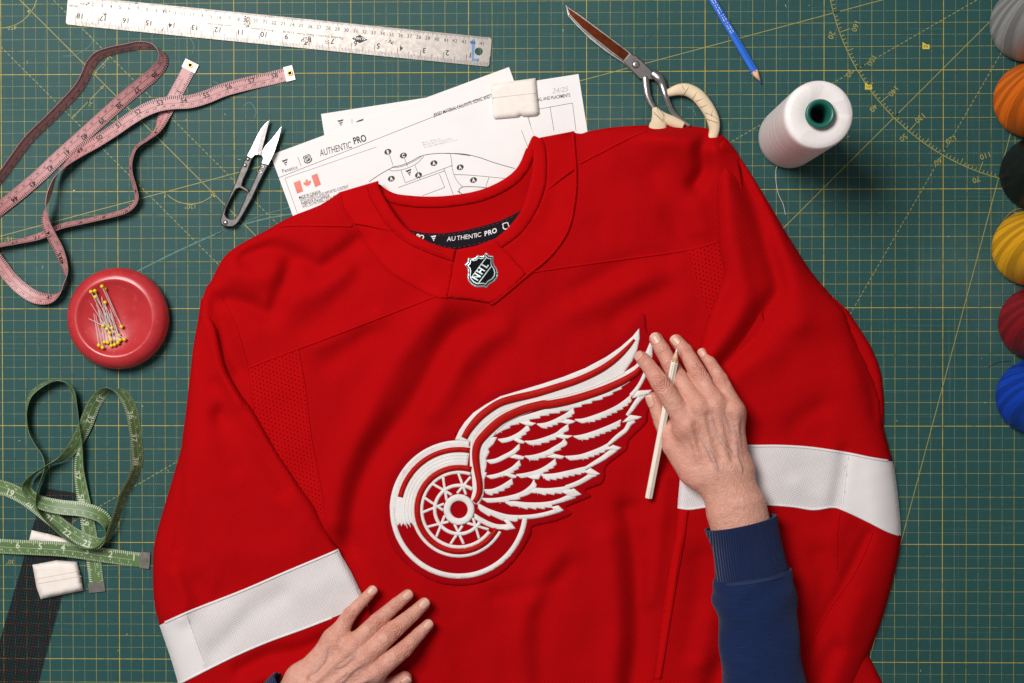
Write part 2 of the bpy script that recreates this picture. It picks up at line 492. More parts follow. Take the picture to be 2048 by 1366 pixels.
MT['tin'] = plain('worn_tin_clip', srgb(132,126,122), .45, .8, var=.12, scale=160)
MT['chalk'] = plain('white_tailor_chalk', srgb(238,229,222), .85, var=.03, scale=120, bump=.25, bs=300)
MT['chalk_line'] = plain('chalk_groove', srgb(205,192,186), .9)
def dish_mat():
    t = NT('worn_red_plastic'); o = t.obj(); f = t.noise(o, 40, 5); g = t.noise(o, 300, 3)
    c = t.mix(f, srgb(170,30,38), srgb(196,56,60))
    sc_ = t.ramp(t.noise(o, 130, 6, .75), [(.60,(0,0,0)),(.68,(1,1,1))])
    c = t.mix(t.M('MULTIPLY', sc_, .35), c, srgb(214,110,108))
    t.set(color=c, rough=t.ramp(f, [(.3,(.22,)*3),(.8,(.38,)*3)]), spec=.55)
    t.bump(g, .12, .0004); return t.m
MT['dish'] = dish_mat()
MT['pin_head'] = plain('yellow_pin_head', srgb(232,206,40), .3)
MT['pin_steel'] = plain('bright_pin_steel', srgb(236,234,230), .35, .45, var=.02)
MT['blue_pencil'] = plain('blue_lacquer', srgb(44,108,214), .32, var=.03)
MT['blue_lead'] = plain('blue_lead', srgb(58,64,140), .6)
MT['wood'] = plain('cedar_wood', srgb(226,180,142), .7, var=.08, scale=200)
MT['cream_lacquer'] = plain('cream_lacquer', srgb(238,230,214), .35, var=.02)
MT['dot_ink'] = plain('grey_dot_print', srgb(104,94,80), .6)
MT['green_core'] = plain('green_plastic_core', srgb(26,96,84), .35)
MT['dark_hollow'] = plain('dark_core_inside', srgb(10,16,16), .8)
def cone_mat(name, c, spread=.35, rough=.42, na=14, ka=3.2):
    t = NT(name); uv = t.uv()
    s = t.n('ShaderNodeSeparateXYZ'); t.l(uv, s.inputs[0])
    def bands(k, n, seed, lo, hi):
        a = t.M('ADD', t.M('MULTIPLY', s.outputs[0], n), t.M('MULTIPLY', s.outputs[1], k))
        q = t.n('ShaderNodeTexNoise', noise_dimensions='1D'); t.l(t.M('ADD', a, seed), q.inputs['W']); q.inputs['Scale'].default_value = 1.0; q.inputs['Detail'].default_value = 1
        return t.ramp(q.outputs['Fac'], [(lo,(0,0,0)),(hi,(1,1,1))])
    b1 = bands(ka, na, 3.1, .485, .51); b2 = bands(9.0, 70, 11.7, .44, .56)
    b = t.M('ADD', t.M('MULTIPLY', b1, .82), t.M('MULTIPLY', b2, .18))
    wv = t.M('SINE', t.M('ADD', t.M('MULTIPLY', s.outputs[1], 900), t.M('MULTIPLY', t.M('MULTIPLY', b, 40), s.outputs[0])))
    fine = t.noise(t.obj(), 900, 2)
    dk = tuple(x*(1-spread) for x in c); lt = tuple(min(1, x*(1+spread*.5)) for x in c)
    col = t.mix(t.M('ADD', t.M('MULTIPLY', b, .88), t.M('MULTIPLY', fine, .12)), dk, lt)
    t.set(color=col, rough=rough*.8, spec=.6)
    t.put(t.b.inputs['Specular Tint'], t.mix(.8, (1,1,1), col))
    t.bump(t.M('ADD', t.M('MULTIPLY', wv, .5), t.M('MULTIPLY', b, .12)), .18, .0003)
    return t.m
def clear_ruler_mat():
    t = NT('tinted_clear_ruler'); o = t.obj()
    s = t.n('ShaderNodeSeparateXYZ'); t.l(o, s.inputs[0])
    def near(c, step, wid):
        d = t.M('MULTIPLY', t.M('ABSOLUTE', t.M('SUBTRACT', t.M('FRACT', t.M('ADD', t.M('DIVIDE', c, step), .5)), .5)), step)
        return t.M('LESS_THAN', d, wid/2)
    th = t.M('MAXIMUM', near(s.outputs[0], IN/8, .0005), near(s.outputs[1], IN/8, .0005))
    bo = t.M('MAXIMUM', near(s.outputs[0], IN/2, .0011), near(s.outputs[1], IN/2, .0011))
    c = t.mix(th, srgb(58,58,62), srgb(26,24,28)); c = t.mix(bo, c, srgb(66,18,26))
    t.set(color=c, rough=.25, spec=.5)
    t.b.inputs['Alpha'].default_value = 1.0
    tr = t.n('ShaderNodeBsdfTransparent'); tr.inputs[0].default_value = (.86,.82,.83,1)
    mx = t.n('ShaderNodeMixShader'); fac = t.M('ADD', .07, t.M('MULTIPLY', t.M('MAXIMUM', th, bo), .38))
    t.l(fac, mx.inputs[0]); t.l(tr.outputs[0], mx.inputs[1]); t.l(t.b.outputs[0], mx.inputs[2])
    t.l(mx.outputs[0], t.t.nodes['Material Output'].inputs[0])
    return t.m
MT['clear_ruler'] = clear_ruler_mat()
def skin_mat():
    t = NT('skin'); o = t.obj()
    at = t.n('ShaderNodeAttribute'); at.attribute_name = 'redness'
    vn = t.n('ShaderNodeAttribute'); vn.attribute_name = 'vein'
    f = t.noise(o, 60, 5, .6); g = t.noise(o, 420, 4, .6)
    c = t.mix(f, srgb(204,146,126), srgb(224,174,154))
    c = t.mix(t.M('MULTIPLY', at.outputs['Fac'], .55), c, srgb(204,112,96))
    c = t.mix(t.M('MULTIPLY', vn.outputs['Fac'], .55), c, srgb(160,134,146))
    cr_ = t.n('ShaderNodeAttribute'); cr_.attribute_name = 'crease'
    c = t.mix(t.M('MULTIPLY', cr_.outputs['Fac'], .38), c, srgb(168,92,76))
    fr = t.ramp(t.noise(o, 210, 2), [(.70,(0,0,0)),(.78,(.5,.5,.5))])
    c = t.mix(t.M('MULTIPLY', fr, .5), c, srgb(176,108,84))
    mot = t.ramp(t.noise(o, 150, 5, .7), [(.35,(0,0,0)),(.65,(1,1,1))])
    c = t.mix(t.M('MULTIPLY', mot, .46), c, srgb(182,108,90))
    c = t.mix(t.M('MULTIPLY', g, .25), c, srgb(230,188,168))
    t.set(color=c, rough=.46, spec=.42)
    t.b.inputs['Subsurface Weight'].default_value = .12
    t.b.inputs['Subsurface Radius'].default_value = (.006,.002,.001)
    t.b.inputs['Subsurface Scale'].default_value = .5
    vo = t.n('ShaderNodeTexVoronoi'); t.l(o, vo.inputs['Vector']); vo.inputs['Scale'].default_value = 620
    h = t.M('ADD', t.M('MULTIPLY', vo.outputs['Distance'], .5), t.noise(o, 500, 4))
    t.bump(t.M('ADD', h, t.M('MULTIPLY', t.noise(o, 190, 5, .65), 1.9)), .52, .0013)
    return t.m
MT['skin'] = skin_mat()
MT['nail'] = plain('fingernail', srgb(218,170,152), .34, var=.02)
MT['nail_tip'] = plain('fingernail_edge', srgb(232,208,192), .35, var=.02)
def denim(name, rib):
    t = NT(name); o = t.obj()
    mp = t.n('ShaderNodeMapping'); t.l(o, mp.inputs[0]); mp.inputs['Rotation'].default_value = (0,0,-.12)
    s = t.n('ShaderNodeSeparateXYZ'); t.l(mp.outputs[0], s.inputs[0])
    st = t.n('ShaderNodeMapping'); t.l(mp.outputs[0], st.inputs[0]); st.inputs['Scale'].default_value = (60, 900, 60) if not rib else (900, 50, 60)
    f = t.noise(st.outputs[0], 1, 4, .6); g = t.noise(o, 900, 2); b = t.noise(o, 25, 3)
    if rib:
        h = t.M('ADD', t.M('SINE', t.M('MULTIPLY', s.outputs[0], 2*math.pi/.0024)), g)
    else: h = t.M('ADD', f, t.M('MULTIPLY', g, .6))
    c = t.mix(f, srgb(16,30,66), srgb(30,50,94))
    sl = t.ramp(f, [(.62,(0,0,0)),(.75,(1,1,1))])
    if not rib: c = t.mix(t.M('MULTIPLY', sl, .35), c, srgb(54,78,124))
    c = t.mix(t.M('MULTIPLY', b, .35), c, srgb(22,34,66))
    t.set(color=c, rough=.9, spec=.1, sheen=.1); t.bump(h, .75 if rib else 1.0, .0009)
    return t.m
MT['navy'] = denim('navy_slub_jersey', False); MT['navy_rib'] = denim('navy_ribbed_cuff', True)
MT['navy_seam'] = plain('navy_overlock_seam', srgb(24,40,78), .9, bump=.5, bs=1500)
MT['hair_thread_white'] = plain('white_thread', srgb(220,218,214), .6)
MT['hair_thread_dark'] = plain('dark_thread', srgb(60,30,36), .7)
MT['gold_thread'] = plain('gold_thread', srgb(196,150,40), .6)

# ------------------------------------------------------------------ cutting mat
ORG = (-4.37*5*IN, 2.28*5*IN)           # where two heavy grid lines cross
x0, x1, y0, y1 = -0.95, 0.95, -0.68, 0.68
me = bpy.data.meshes.new('cutting_mat')
vs = []
for z in (0, -0.003):
    vs += [(x0-ORG[0],y0-ORG[1],z),(x1-ORG[0],y0-ORG[1],z),(x1-ORG[0],y1-ORG[1],z),(x0-ORG[0],y1-ORG[1],z)]
me.from_pydata(vs, [], [(0,1,2,3),(7,6,5,4),(0,4,5,1),(1,5,6,2),(2,6,7,3),(3,7,4,0)])
cmat = link('cutting_mat', me, MT['mat']); cmat.location = (ORG[0], ORG[1], 0)
cmat['kind'] = 'structure'; cmat['label'] = 'green cutting mat printed with a yellow inch grid and angle lines'
def pchild(pr, name, z, mat, par):
    o = pr.build(name, z, mat, None); o.parent = par
    o.matrix_parent_inverse = Matrix.Translation(par.location).inverted(); return o
pr = Print()
O = np.array((2118.0, -95.0))
def ray(deg, r0, r1):
    a = math.radians(deg); d = np.array((-math.cos(a), math.sin(a))); return O+d*r0, O+d*r1
for deg, da in ((15,None),(30,(6,4)),(45,None),(60,(6,4)),(75,None)):
    a, b = ray(deg, 0, 2400 if deg < 31 else (1100 if deg < 50 else 1640)); pr.line(a, b, 1.3, da)
R0 = 467.0
pr.path([O+R0*np.array((-math.cos(math.radians(a)), math.sin(math.radians(a)))) for a in np.arange(5, 90, .5)], 1.4)
for a in range(5, 86):
    L = 22 if a % 10 == 0 else (13 if a % 5 == 0 else 7)
    p, q = ray(a, R0, R0-L); pr.line(p, q, 1.3)
    if a % 10 == 0 and 10 <= a <= 80:
        p, _ = ray(a, R0-34, 0); pr.text(str(180-a), p[0], p[1], 180+90-a, 11, align='C')
        p, _ = ray(a, R0+17, 0); pr.text(str(a), p[0], p[1], 180+90-a, 11, align='C')
# left-hand 45 degree guides
pr.line((0,-40), (700,660), 1.3)
for off in (92, -107): pr.line((-20,-20+off), (700,700+off), 1.2, (6,4))
pr.path([(380.5+65*math.sin(t), 343+65*math.cos(t)) for t in np.linspace(-.78,.78,24)], 1.3)
for (x, y, dx, dy) in ((334,389,-3,-4),(427,389,3,-4)):
    pr.poly([(x+dx,y+dy),(x+1.5*dy,y-dx*1.2+4),(x-.6*dx+5*(1 if dx<0 else -1)*-1,y+6)])
pr.text('120°', 380, 413, 180, 9, align='C')
pr.text('45°', 25, 55, 180, 9, align='C'); pr.text('15°', 16, 478, 180, 9, align='C'); pr.text('30°', 20, 1124, 180, 9, align='C')
pr.path([(0+76*math.sin(t), -20+76*math.cos(t)) for t in np.linspace(-.2,1.5,30)], 1.3)
pr.line((147,233),(206,173),1.2); pr.text('2"', 179, 206, 225, 9, align='C')
pr.line((187,147),(219,115),1.2); pr.text('1"', 205, 131, 225, 9, align='C')
for (x,y,a) in ((146,234,225),(207,172,45),(188,147,225),(219,114,45),(60,20,45)):
    c, s_ = math.cos(math.radians(a)), math.sin(math.radians(a))
    pr.poly([(x+c*3,y-s_*3),(x-c*6+s_*3,y+s_*6+c*3),(x-c*6-s_*3,y+s_*6-c*3)])
pchild(pr, 'angle_scale_print', 0.00012, MT['yellow_ink'], cmat)
pr = Print(); pr2 = Print()
for (x, y, s_) in ((1852,92,'A6'),(1737,173,'A5')):
    pr.poly([(x-7,y-8),(x+1,y-3),(x+7,y-3),(x+7,y+6),(x-7,y+6)]); pr2.text(s_, x, y+1, 180, 6, align='C')
pchild(pr, 'size_flag_print', 0.00016, MT['flag_ink'], cmat); pchild(pr2, 'size_flag_letters', 0.00024, MT['dark_ink'], cmat)
pr = Print(); pr.path(cat([(270,545),(350,505),(440,465),(520,440),(600,425)],6), 3.0)
pr.path(cat([(430,470),(520,432),(590,412)],6), 1.2)
for q in (((168,60),(185,78),(176,95),(150,110),(126,112)),((392,205),(410,190),(420,198),(404,214)),((486,212),(500,205),(512,222),(508,238)),((425,162),(436,168),(430,178)),((380,75),(388,92),(384,108)),((1372,214),(1385,218),(1392,232))): pr.path(cat(q,6), 1.3)
pchild(pr, 'scuff_mark', 0.00020, MT['scuff'], cmat)
pr = Print()
for k in range(9):
    t_ = k/9; pr.line((1276+34*t_+random.uniform(-2,2), 98-34*t_), (1279+34*t_, 94-34*t_+random.uniform(-3,3)), random.uniform(.8,2))
pchild(pr, 'blue_pen_mark', 0.00020, plain('blue_pen', srgb(34,58,96), .7), cmat)
pr = Print(); rl = random.Random(21)
for (x, y, r) in ((148,381,1.6),(285,812,1.2),(93,1092,1.0),(372,240,1.0),(1560,480,.9)): pr.disc(x, y, r, r*.8)
for _ in range(46):      # lint and short fibres
    x, y = rl.uniform(0,2048), rl.uniform(0,1366); a = rl.uniform(0,6.28); L = rl.uniform(2,6); b = rl.uniform(-1.5,1.5)
    pr.path([(x,y),(x+L*.5*math.cos(a)-b*math.sin(a), y+L*.5*math.sin(a)+b*math.cos(a)),(x+L*math.cos(a), y+L*math.sin(a))], .7)
pchild(pr, 'lint', 0.0003, plain('pale_lint', srgb(190,196,192), .9), cmat)
pr = Print()
for _ in range(26):      # pale knife scars
    x, y = rl.uniform(0,2048), rl.uniform(0,1366); a = rl.gauss(0,.12)+(math.pi/2 if rl.random() < .4 else 0); L = rl.uniform(30,150)
    pr.line((x,y),(x+L*math.cos(a), y+L*math.sin(a)), rl.uniform(.4,.8))
pchild(pr, 'knife_scar', 0.0001, plain('knife_scar', srgb(58,96,94), .7, var=.2, scale=300), cmat)

# ------------------------------------------------------------------ jersey: outlines (photo points) and heights
C7r = zc(700,260,3.794); C6r = zc(420,220,3.902); R3 = zc(1130,240,3.416); R1 = zc(290,420,3.416); R2 = zc(290,800,3.416)
R4 = zc(1330,600,3.416); R5 = zc(290,1040,4.096); R6 = zc(860,1100,3.413); R7 = zc(1300,960,3.365)
L_SH = [(680,384),(640,410),(580,434),(530,462),(480,489),(455,507),(441,525),(428,550),(420,566),(413,574),(404,600)]
R_SH = [(1145,263),(1152,266),(1164,267),(1180,262),(1230,254),(1300,250),(1350,251),(1400,254),(1430,262),(1452,276)]
YOKE_L = C6r((1015,640),(1040,770),(1120,880),(1200,1020),(1330,1190),(1420,1270)) + C7r((400,1130),(540,1210),(650,1258),(740,1270))
YOKE_R = C7r((1060,1312),(1110,1295),(1350,1095),(1480,990),(1570,890),(1640,780),(1680,660),(1705,500),(1712,380),(1710,280),(1700,150),(1690,10))
NECKLINE_IN_L = C7r((215,385),(230,450),(300,580),(420,740),(560,830),(680,882),(805,905))
BAND_OUT_L = C7r((130,410),(160,520),(240,660),(330,770),(440,860),(600,935),(785,1000))
NECKLINE_IN_R = C7r((1373,72),(1390,150),(1390,210),(1380,330),(1340,500),(1300,610),(1200,740),(1095,830))
BAND_OUT_R = C7r((1455,55),(1480,120),(1490,200),(1492,320),(1478,440),(1420,600),(1300,780),(1150,895))
INSERT = C7r((803,908),(950,880),(1095,828),(1150,893),(1335,1090),(1230,1200),(1110,1295),(1060,1312),(900,1285),(740,1268))
SL_IN = [(402,597),(411,604),(416,630),(430,655),(440,695),(455,745),(480,788),(505,820),(532,868),(560,915),(598,972),(628,1012),(648,1055),(676,1100),(703,1145),(722,1184),(745,1230),(775,1300),(800,1360),(820,1430)]
SL_OUT = [(402,597),(396,640),(387,690),(379,760),(371,830),(365,873),(361,902),(340,975),(310,1081),(306,1137),(308,1200),(319,1250),(339,1309),(356,1366),(372,1430)]
SR_IN = [(1452,276),(1441,286),(1435,303),(1437,325),(1445,342),(1437,356),(1434,404),(1437,465),(1440,503),(1448,547),(1440,577),(1418,635),(1414,646),(1400,694),(1385,780),(1370,860),(1361,944),(1356,1000),(1355,1016),(1348,1100),(1331,1225),(1304,1366),(1292,1430)]
SR_OUT = [(1452,276),(1470,300),(1500,345),(1540,410),(1575,470),(1620,540),(1660,588),(1690,622),(1706,664),(1734,726),(1752,767),(1763,805),(1766,849),(1776,890),(1785,923),(1790,945),(1797,1000),(1802,1071),(1793,1130),(1778,1190),(1760,1250),(1737,1310),(1715,1366),(1690,1430)]
def g(P, pts, A, wd): return A*1.40e-3*np.exp(-(seg_dist(P, pts)/wd)**2)
def gf(P, folds):
    z = np.zeros(len(P))
    for pts, A, wd in folds: z += g(P, cat(pts, 4) if len(pts) > 2 else pts, A, wd)
    return z
def wav(P, seed, scale):
    r = np.random.RandomState(seed); z = np.zeros(len(P))
    for k in range(9):
        a = r.uniform(0, 6.28); f = 2*math.pi/(scale*r.uniform(.5, 1.6)); ph = r.uniform(0, 6.28)
        z += np.sin((P[:,0]*math.cos(a)+P[:,1]*math.sin(a))*f+ph)/3
    return z
FOLD_T = [
 # left shoulder dents
 ([(488,512),(520,500),(560,500),(600,514),(640,536),(680,512),(715,484)], -6.5, 20),
 ([(455,600),(500,612),(540,626),(563,588),(580,530)], -6.5, 20),
 ([(585,600),(640,580),(690,545)], 3.5, 24), ([(470,545),(510,560),(545,545)], 3.5, 24),
 ([(722,535),(690,580),(650,625),(600,660)], -3, 26),
 ([(420,600),(440,640),(455,690),(478,740)], -6, 20),
 ([(735,672),(700,700),(655,730)], -3.5, 24), ([(640,690),(700,660),(760,632)], 2.5, 18),
 # drapes running down to the left over the chest
 ([(880,610),(845,650),(800,712),(765,770),(735,840),(700,900),(680,960),(668,1040)], 6.5, 30),
 ([(960,640),(905,668),(862,742),(815,822),(775,874),(737,936),(712,1000),(700,1090)], -7, 26),
 ([(1010,660),(950,690),(905,760),(868,820)], 4.0, 28),
 ([(1120,600),(1060,640),(1010,690),(960,750)], -3.0, 30),
 ([(1160,580),(1215,548),(1275,522),(1330,515)], -4.5, 24), ([(1150,620),(1220,590),(1290,560)], 4, 28),
 ([(1230,640),(1280,600),(1340,575)], -3, 24),
 # right shoulder
 ([(1416,270),(1403,300),(1408,335),(1392,368)], -9, 17), ([(1380,300),(1350,340),(1330,400)], 3, 30),
 ([(1310,350),(1335,405),(1352,440),(1374,482)], -4, 26), ([(1392,420),(1400,455)], 4, 26),
 ([(1230,330),(1270,400),(1290,460)], 2.5, 36), ([(1200,450),(1290,480),(1340,470)], -2, 30),
 # lower torso
 ([(1110,1120),(1075,1190),(1045,1240),(1042,1340),(1050,1420)], 3.4, 28),
 ([(1140,1130),(1106,1168),(1082,1236),(1080,1330),(1090,1420)], -3.0, 22),
 ([(992,1192),(1050,1182),(1110,1160)], -2.0, 18),
 ([(1215,1080),(1228,1180),(1232,1280),(1225,1420)], 5.5, 26),
 ([(1255,1020),(1270,1110),(1277,1240),(1265,1360),(1255,1420)], -6.5, 22),
 ([(1330,960),(1315,1100),(1300,1200)], 3, 18),
 ([(700,1080),(735,1130),(790,1180)], -1.8, 24), ([(900,1240),(930,1300),(940,1366)], -2, 30),
 # the shears' handles under the shoulder
 ([(1340,270),(1420,285)], 9, 46), ([(1300,262),(1340,265)], 5, 40),
]
def T(P):
    P = np.asarray(P, float)
    d = np.minimum(seg_dist(P, L_SH+[(396,640),(380,720)]), seg_dist(P, R_SH+[(1500,345)]))
    d = np.minimum(d, seg_dist(P, [(1690,1230),(1737,1310),(1765,1366),(1795,1430)]))
    z = 0.0015+0.0125*rnd(d/46)+gf(P, FOLD_T)*sstep(d/34+.12)+wav(P, 4, 190)*.0010+wav(P, 31, 62)*.00020
    # tucked under the sleeves
    z -= 0.006*sstep(np.clip((470-P[:,0])/60,0,1)*np.clip((P[:,1]-760)/60,0,1))
    return np.maximum(z, 0.0012)
FOLD_L = [([(412,610),(428,660),(446,730),(480,800)], 3.5, 16), ([(395,700),(420,790),(440,860),(470,930)], -3, 26),
 ([(430,770),(450,800),(445,830)], -3.5, 18), ([(440,830),(500,880),(545,940),(565,975)], -4, 22), ([(400,900),(430,980),(440,1080)], 2.5, 40),
 ([(480,860),(540,960),(600,1040)], 3, 30), ([(359,905),(361,960),(358,1030),(352,1100)], -2.2, 8), ([(374,905),(376,1000),(370,1110)], 1.2, 24),
 ([(350,1150),(370,1200),(360,1235)], 3, 16), ([(395,1170),(420,1200),(440,1190)], -3.0, 26), ([(470,1120),(540,1110),(620,1080)], 2.0, 34),
 ([(430,1300),(480,1250),(520,1215),(560,1190)], -2.4, 22), ([(600,1190),(660,1160),(700,1150)], 1.6, 26),
 ([(480,1340),(540,1310),(600,1300),(660,1275)], -4.5, 16), ([(500,1366),(580,1345)], 4, 16), ([(620,1320),(700,1290)], 2.5, 20)]
def SL(P):
    P = np.asarray(P, float)
    do = seg_dist(P, cat(SL_OUT,4)); di = seg_dist(P, cat(SL_IN,4))
    grow = sstep((P[:,1]-600)/220)
    z = 0.0015+(0.012+0.010*grow)*rnd(do/58)-(0.0065*grow+.001)*(1-rnd(di/16))+gf(P, FOLD_L)*sstep(np.minimum(do,di)/22+.1)+wav(P, 9, 170)*.0009+wav(P, 32, 62)*.00020
    return np.maximum(z, 0.0012)
FOLD_R = [([(1470,320),(1490,360),(1515,430),(1540,510),(1556,575),(1535,615),(1495,680),(1447,733)], -8.5, 20),
 ([(1452,370),(1462,450),(1480,540),(1490,600),(1460,660),(1425,705)], 6, 24), ([(1560,480),(1590,560),(1600,640)], 3.5, 34),
 ([(1720,700),(1742,760),(1754,830)], -3, 14), ([(1480,740),(1540,700),(1590,650)], 4, 34),
 ([(1590,850),(1615,830),(1640,815)], -3.2, 22), ([(1520,870),(1580,880),(1640,870)], -2, 26), ([(1560,800),(1650,760),(1700,760)], 2, 44),
 ([(1600,970),(1640,990),(1660,1000)], 2.6, 24), ([(1690,900),(1680,960),(1668,1010)], -2.5, 14),
 ([(1690,1040),(1660,1100),(1670,1170)], 3, 26), ([(1640,1110),(1650,1180),(1630,1250)], -4, 24),
 ([(1735,1070),(1700,1140),(1660,1220),(1620,1300)], -3.0, 13), ([(1715,1200),(1690,1270),(1650,1366)], 4, 30),
 ([(1670,1300),(1640,1366)], -5, 22), ([(1400,1120),(1395,1200),(1380,1300)], -3, 26), ([(1420,1240),(1400,1320)], 3.5, 26), ([(1440,1330),(1420,1380)], -4, 20)]
def SR(P):
    P = np.asarray(P, float)
    do = seg_dist(P, cat(SR_OUT,4)); di = seg_dist(P, cat(SR_IN,4))
    grow = sstep((P[:,1]-280)/160)
    z = 0.0015+(0.013+0.009*grow)*rnd(do/58)-(0.006*grow+.001)*(1-rnd(di/15))+gf(P, FOLD_R)*sstep(np.minimum(do,di)/22+.1)+wav(P, 12, 180)*.0009+wav(P, 33, 62)*.00020
    z += g(P, [(1400,262),(1440,280)], 7, 46)
    return np.maximum(z, 0.0012)
SLP = np.vstack([cat(SL_OUT,4), cat(SL_IN,4)[::-1][:-1]]); SRP = np.vstack([cat(SR_OUT,4), cat(SR_IN,4)[::-1][:-1]])
def surf(P):
    P = np.atleast_2d(np.asarray(P, float)); z = T(P)
    m = inside(P, SLP); 
    if m.any(): z[m] = np.maximum(z[m], SL(P[m]))
    m = inside(P, SRP)
    if m.any(): z[m] = np.maximum(z[m], SR(P[m]))
    return z

jersey = thing('hockey_jersey', 'red hockey jersey with white sleeve stripes and winged wheel crest laid flat', 'jersey', tuple(U1(1000,800,0)))
J = jersey
body_poly = list(map(tuple, cat(YOKE_L,3)))+[(940,600)]+list(map(tuple, cat(YOKE_R,3)))+list(map(tuple, cat(R_SH,3)[1:]))+[(1475,305),(1500,500),(1560,800),(1600,1050),(1660,1190),(1700,1250),(1737,1310),(1765,1366),(1795,1430),(560,1430),(530,1200),(480,1000),(440,820),(415,700),(400,630)]+list(map(tuple, cat(L_SH,3)[::-1][:-1]))
# perforated underarm inserts
MESH_L = [(492,739),(540,720),(594,698)]+R1((1050,960),(1090,1200),(1110,1366))+R2((1140,300),(1180,500),(1200,620),(1230,830))+[(640,1030),(600,980),(555,920),(520,860),(503,812)]
MESH_R = R3((822,890),(1040,830))+[(1452,500),(1458,560),(1440,600),(1417,637)]+R3((940,1230),(880,1040))
drape('front_panel', body_poly, T, MT['red'], J, grid=5, skirt=.0012)
drape('underarm_mesh', MESH_L, lambda P: T(P)+.0005, MT['red_mesh'], J, grid=5)
drape('underarm_mesh', MESH_R, lambda P: T(P)+.0005, MT['red_mesh'], J, grid=5)
# yoke beside the neck
YL = cat(YOKE_L,3); bl = cat(BAND_OUT_L,3)
drape('collar_yoke', np.vstack([YL, INSERT[-1:], INSERT[:1], bl[::-1]]), lambda P: T(P)+.0006+.0022*np.exp(-(seg_dist(P, BAND_OUT_L)/20)**2), MT['red_yoke'], J, grid=5, skirt=.0008)
br = cat(BAND_OUT_R,3); YR = cat(YOKE_R,3)
drape('collar_yoke', np.vstack([br, [INSERT[4]], [INSERT[5]], YR[2:]]), lambda P: T(P)+.0006+.0022*np.exp(-(seg_dist(P, BAND_OUT_R)/20)**2), MT['red_yoke'], J, grid=5, skirt=.0008)
drape('neck_insert', INSERT, lambda P: T(P)+.0022, MT['red_yoke'], J, grid=5, skirt=.0012, puff=.0008, pr=5)
# back of the neck seen through the opening
B_TOP = cat([(728,380),(745,372),(770,382),(800,389),(850,393),(900,391),(960,380),(1010,357),(1040,328),(1056,292),(1066,272),(1078,276)],3)
def ZB(P):
    d = seg_dist(P, B_TOP)
    return .0025+.0075*np.exp(-(d/46)**2)-.0045*(1-rnd(d/9))*1.0
back_poly = np.vstack([B_TOP, [(1090,340),(1080,400),(1050,450),(1010,490),(960,520),(900,520),(850,500),(800,470),(770,430)]])
bn = drape('back_neck', back_poly, ZB, MT['red_yoke'], J, grid=5, skirt=.001)
bb = strip_poly(cat([(752,376),(775,392),(805,401),(850,405),(900,403),(962,392),(1014,368),(1045,338),(1062,300)],3), 21)
drape('back_collar_band', bb, lambda P: ZB(P)+.0005, MT['red_yoke'], bn, grid=5, skirt=.0006, puff=.0012, pr=7)
TAPE = C7r((430,755),(560,780),(700,785),(850,765),(1000,730),(1150,685),(1250,635),(1310,600),(1400,640),(1320,700),(1220,770),(1100,840),(950,880),(800,905),(680,890),(540,850))
tp = drape('neck_tape', TAPE, lambda P: ZB(P)+.0010, MT['black_tape'], J, grid=5, skirt=.0006)
pr = Print()
C8r = zc(780,410,6.827)
def along(pr, s, pts, h, bold=0.0, shear=0.0):
    pass
for s_, (x, y), a, h, bo in (('AU',(775,497),6,62,.0),('THE',(910,482),8,60,.0),('NT',(1068,465),11,60,.0),('IC',(1170,446),13,60,.0),('P',(1290,425),15,62,.03),('R',(1340,410),16,62,.03),('O',(1395,394),18,62,.03),('PO',(345,450),-12,60,.03)):
    q = C8r((x, y))[0]; pr.text(s_, q[0], q[1], a, h/6.827, bold=bo, shear=.18 if s_ != 'PO' else .1)
q = C8r((560,500))[0]; F_logo(pr, q[0], q[1], 4, 11)
q = np.array(C8r((1580,280))[0]); S0 = (SHIELD-SHIELD.mean(0))*.225
pr.poly(S0+q)
pr.build('lettering', lambda P: ZB(P)+.0014, MT['white_print'], tp)
pr = Print(); pr.poly(S0*.72+q)
pr.build('lettering', lambda P: ZB(P)+.0016, MT['black_tape'], tp)
pr = Print()
for k in (0,1):
    Lq = cat(C7r((440,770),(560,793),(700,798),(850,778),(1000,743),(1150,698),(1250,648)) if k == 0 else C7r((560,842),(690,878),(800,892),(950,866),(1100,826)), 6)
    Lq = resample(Lq, 5)
    for a, b in zip(Lq[:-1:2], Lq[1::2]): pr.line(a, b, 1.0)
pr.build('stitching', lambda P: ZB(P)+.0014, plain('maroon_stitch', srgb(110,30,50), .8), tp)
# ribbed neckband
def band(inn, out):
    return np.vstack([cat(inn,4), cat(out,4)[::-1]])
for inn, out, e in ((NECKLINE_IN_L, BAND_OUT_L, INSERT[0]), (NECKLINE_IN_R, BAND_OUT_R, INSERT[2])):
    o = drape('neckband', band(inn, out), lambda P: T(P)+.0030, MT['red_yoke'], J, grid=4, skirt=.004, puff=.0022, pr=9)
    mid = [(np.array(a)*.42+np.array(b)*.58) for a, b in zip(resample(cat(inn,4),8)[::1], resample(cat(out,4),8)[::1])] if False else None
    a = resample(cat(inn,4), 6); b = resample(cat(out,4), 6); n = min(len(a), len(b))
    ia = np.linspace(0, len(a)-1, n).astype(int); ib = np.linspace(0, len(b)-1, n).astype(int)
    for f in (.36, .70):
        m_ = a[ia]*(1-f)+b[ib]*f
        drape('stitch_line', strip_poly(m_[1:-1], 1.8), lambda P: T(P)+.0050, MT['red_twill'], o, grid=3, puff=.0006, pr=1)
